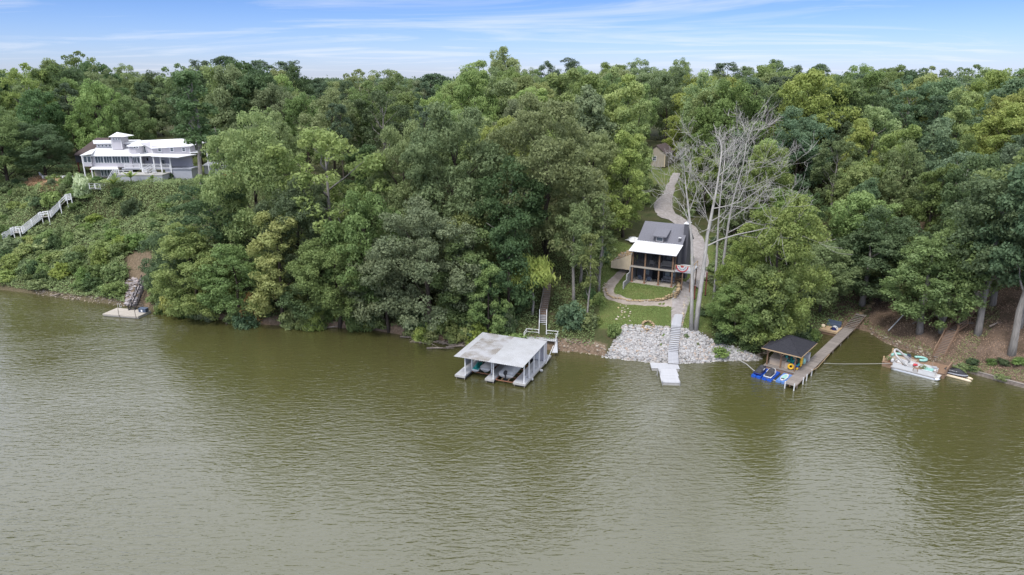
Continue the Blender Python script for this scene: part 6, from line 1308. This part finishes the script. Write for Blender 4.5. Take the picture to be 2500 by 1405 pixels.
def lawn_region(r, n):
    X, Y = cols(1452, 1745, 4.5, 34)(r, n); u, v, _ = proj((X, Y, terrain(X, Y)))
    pp = [(1537, 652), (1512, 672), (1492, 695), (1482, 714), (1490, 726), (1520, 736), (1570, 741), (1615, 744), (1648, 745), (1658, 752), (1655, 775), (1652, 798), (1668, 712), (1676, 690), (1710, 670), (1712, 630), (1704, 590)]
    D = np.full(len(X), 1e9)
    for (ax, ay), (bx, by) in zip(pp, pp[1:]):
        t_ = np.clip(((u - ax) * (bx - ax) + (v - ay) * (by - ay)) / ((bx - ax) ** 2 + (by - ay) ** 2), 0, 1); D = np.minimum(D, np.hypot(u - ax - t_ * (bx - ax), (v - ay - t_ * (by - ay)) * 1.8))
    k = (D > 14 + 8 * (v < 700)) & ~((u > 1638) & (u < 1664) & (v > 768)); return X[k], Y[k]
scatter('lawn_grass', 42000, lawn_region, h_lawn, (.22, .07), 'grass', 'mown green and straw coloured grass of the cabin lawn', 34, .12)
def h_right(X, Y, d, r): return np.where((np.sin(X * .55 + np.cos(Y * .4) * 2) > .55) | (d < 1.6), .28, 0) * (d < 22)
scatter('bank_weeds', 30000, cols(2110, 2620, .3, 30), h_right, (.25, .12), 'olive', 'patches of low weeds on the bare brown right bank', 35)
scatter('leaf_litter', 60000, cols(2060, 2640, .5, 45), lambda X, Y, d, r: np.full(len(X), .05), (.16, .1), 'straw', 'brown fallen leaves carpeting the right bank', 38, .4)
scatter('dry_brush', 3500, lambda r, n: (lambda q: (q[:, 0], q[:, 1]))(np.array([hit(r.uniform(62, 168), r.uniform(441, 458))[:2] for _ in range(60)])[r.integers(0, 60, n)] + r.normal(size=(n, 2)) * .9), lambda X, Y, d, r: np.full(len(X), .9), (.7, .08), 'straw', 'heap of dry reddish-brown brush below the white rail fence', 36)
# ---------------------------------------------------------------- the wood beyond, one mass on the horizon
r = np.random.default_rng(77); n = 2600; c = r.uniform(-500, 3000, n); off = r.uniform(150, 620, n); y = np.interp(c, SHC, SH[:, 1]) + off; x = (c - 1250) * CT / FPX * (y + CAM_H * math.tan(PITCH)); z = terrain(x, y)
h = r.uniform(15.5, 20.0, n); cen = []; rad = []
for i in range(n):
    for k in range(5): a = r.random() * 6.28; q = r.random() * 3.2; cen.append((x[i] + q * math.cos(a), y[i] + q * math.sin(a), z[i] + h[i] - 2.4 - q * .7)); rad.append(r.uniform(1.8, 3.6))
cc, nr, tn = clump_leaves(np.array(cen), np.array(rad), 9, r, None); V = leaf_quads(cc, nr, 1.7, 1.2, r)
stuff(link('distant_wood', np_mesh('distant_wood', V, np.arange(len(V)).reshape(-1, 4), [LEAF['dark']], tint=tn)), 'far wooded plateau fading to the horizon behind the trees', 'wood')
# ---------------------------------------------------------------- bare dead trees right of the cabin
def grow(mb, p, d, ln, r0, depth, rr):
    k = 4; pts = [p]; q = p.copy(); dd = d.copy()
    for i in range(k): dd = unit(dd + rr.normal(size=3) * .16 + np.array([0, 0, .05])); q = q + dd * ln / k; pts.append(q)
    mb.tube(pts, [max(.016, r0 * (1 - .62 * i / k)) for i in range(k + 1)], 6 if depth > 2 else 4, cap=False)
    if depth <= 0 or ln < .25: return
    for j in range(3 if depth > 2 else 4):
        i = rr.integers(1, k + 1); nd = unit(dd * .8 + rr.normal(size=3) * .5 + np.array([0, 0, .1])); grow(mb, pts[i], nd, ln * rr.uniform(.5, .8), r0 * (1 - .62 * i / k) * .6, depth - 1, rr)
def dead(label, base, stems, seed, leafy=None):
    rr = np.random.default_rng(seed); b = hit(*base); o = thing('dead_tree', label, 'dead tree', b, 0, 'bare dead trees right of the cabin')
    for path, r0, limbs_ in stems:
        pts = []
        for i, (px, py, dy) in enumerate(path):
            q = PY(px, py, b.y + dy); pts.append(np.array(local(o, q)))
        pts[0] = np.array([pts[0][0], pts[0][1], -.5]); n = len(pts); rad = [r0 * (1 - .8 * (i / (n - 1)) ** .9) for i in range(n)]
        MB().tube(pts, rad, 9).build('trunk', M['dead'], o, True)
        mb = MB(); grow(mb, pts[-1], unit(pts[-1] - pts[-2]), 2.6, rad[-1], 3, rr)
        for i, (dx, dz, ln) in limbs_:
            f = i; k = min(int(f), n - 2); s_ = pts[k] + (pts[k + 1] - pts[k]) * (f - k); ra = rad[k] * .42
            grow(mb, s_, unit(np.array([dx, rr.normal() * .45, dz])), ln * 1.15, ra, 3, rr)
        mb.build('branches', M['dead'], o)
    return o
dead('twin-stemmed bare dead tree standing at the top right of the riprap', (1690, 808),
     [([(1688, 808, 0), (1689, 740, .2), (1690, 660, .4), (1689, 590, .6), (1683, 530, .8), (1677, 480, 1), (1672, 430, 1.2)], .34, [(3.6, (-.4, .8, 4.5)), (4.2, (.5, .8, 4.0)), (4.8, (-.7, .7, 4.2)), (5.3, (.6, .8, 3.6)), (5.8, (-.3, 1, 3.5))]),
      ([(1698, 806, 0), (1706, 740, .2), (1714, 680, .4), (1722, 620, .6), (1727, 575, .8), (1738, 520, 1), (1748, 470, 1.4), (1756, 420, 1.8), (1762, 370, 2.0)], .42, [(3.4, (1, .55, 8.5)), (3.9, (-.3, 1, 5)), (4.6, (.75, .7, 7)), (5.2, (1, .35, 7.5)), (5.6, (-.5, .8, 4.5)), (6.2, (.7, .8, 6)), (6.8, (.9, .6, 5.5)), (7.3, (-.6, .8, 4)), (7.7, (.6, .9, 4.5))])], 51)
dead('slim bare dead tree behind the twin-stemmed one, left of its neighbour', (1741, 745), [([(1741, 745, 0), (1747, 680, .2), (1750, 620, .4), (1753, 560, .6), (1757, 500, .8), (1763, 440, 1.0), (1770, 390, 1.2)], .26, [(3.2, (.6, .8, 4)), (3.9, (-.6, .8, 4)), (4.5, (.8, .6, 5)), (5.0, (-.5, .9, 4)), (5.4, (.6, .8, 4.5))])], 52)
dead('rightmost bare dead tree, its long limbs reaching right over the woods', (1757, 725), [([(1757, 725, 0), (1764, 660, .2), (1771, 600, .4), (1778, 550, .6), (1787, 500, .8), (1800, 450, 1.0), (1815, 400, 1.2), (1822, 350, 1.4)], .28, [(2.6, (1, .6, 5.5)), (3.3, (1, .45, 8)), (4.0, (.9, .5, 7)), (4.7, (1, .5, 6.5)), (5.2, (-.5, .9, 4)), (5.7, (.8, .7, 5.5)), (6.3, (.5, .9, 4.5))])], 53)
# broken snag in the wood, driftwood and roots along the shore
p = hit(1137, 640); o = thing('snag', 'broken pale snag with crooked top in the wood above the boathouse', 'dead tree', p, 0); MB().tube([(0, 0, -.3), (-.2, 0, 5.5), (-.6, 0, 7.2), (-1.1, 0, 8.3), (-1.5, 0, 8.0)], [.22, .17, .13, .1, .04], 7).build('trunk', M['dead'], o, True)
rd = random.Random(5)
for i, (px, py, l, a, lab) in enumerate(((1075, 852, 4.5, -.15, 'long pale driftwood log in the shallows left of the boathouse'), (1130, 846, 5.5, .1, 'dark driftwood log against the bank just left of the boathouse'), (1010, 826, 5, -.35, 'thin driftwood trunk along the bank left of the boathouse roof'), (545, 776, 4.2, -.3, 'bleached log sloping into the water by the trailing bush'), (562, 785, 2.2, 1.3, 'short upright broken branch beside the bleached log'), (145, 722, 2.4, .9, 'grey log leaning on the rocks of the left bank'), (820, 799, 3.5, .05, 'low driftwood branch at the waterline left of centre'), (2245, 790, 3, .3, 'fallen thin branch on the bare right bank'), (2430, 795, 3.2, .5, 'fallen stick right of the staircase on the right bank'))):
    p = P(px, py, .12) if py > 760 and px < 1200 else hit(px, py) + Vector((0, 0, .12)); o = thing('driftwood', lab, 'driftwood', p, a, 'driftwood and fallen branches'); up_ = 1.6 if i == 4 else .25
    MB().tube([(-l / 2, 0, -.05), (-l / 6, rd.uniform(-.2, .2), .1), (l / 6, rd.uniform(-.2, .2), .12), (l / 2, 0, up_)], [.16, .14, .1, .04], 6).build('log', M['drift'], o, True)
    mb = MB()
    for k in range(4): x_ = rd.uniform(-l / 3, l / 3); mb.tube([(x_, 0, .1), (x_ + rd.uniform(-.4, .6), rd.uniform(-.8, .8), rd.uniform(.2, .6))], [.05, .015], 4)
    mb.build('twigs', M['drift'], o)
p = hit(1075, 838); mb = MB()
for k in range(70): x_, y_ = rd.uniform(-5.5, 4.5), rd.uniform(-1.0, .8); a = rd.gauss(0.05, .25); l = rd.uniform(.6, 2.4); mb.tube([(x_, y_ - x_ * .22, .05 + rd.random() * .3), (x_ + l * math.cos(a), y_ - x_ * .22 + l * math.sin(a) - .2 * l, .05 + rd.random() * .3)], [.06, .03], 4)
o = mb.build('drift_debris', M['drift']); o.location = (p.x, p.y, 0); stuff(o, 'tangle of driftwood sticks washed against the bank left of the boathouse', 'driftwood')
print('PLANTS', len(TREES), 'trees', len(BUSH), 'bushes', 'auto', auto)
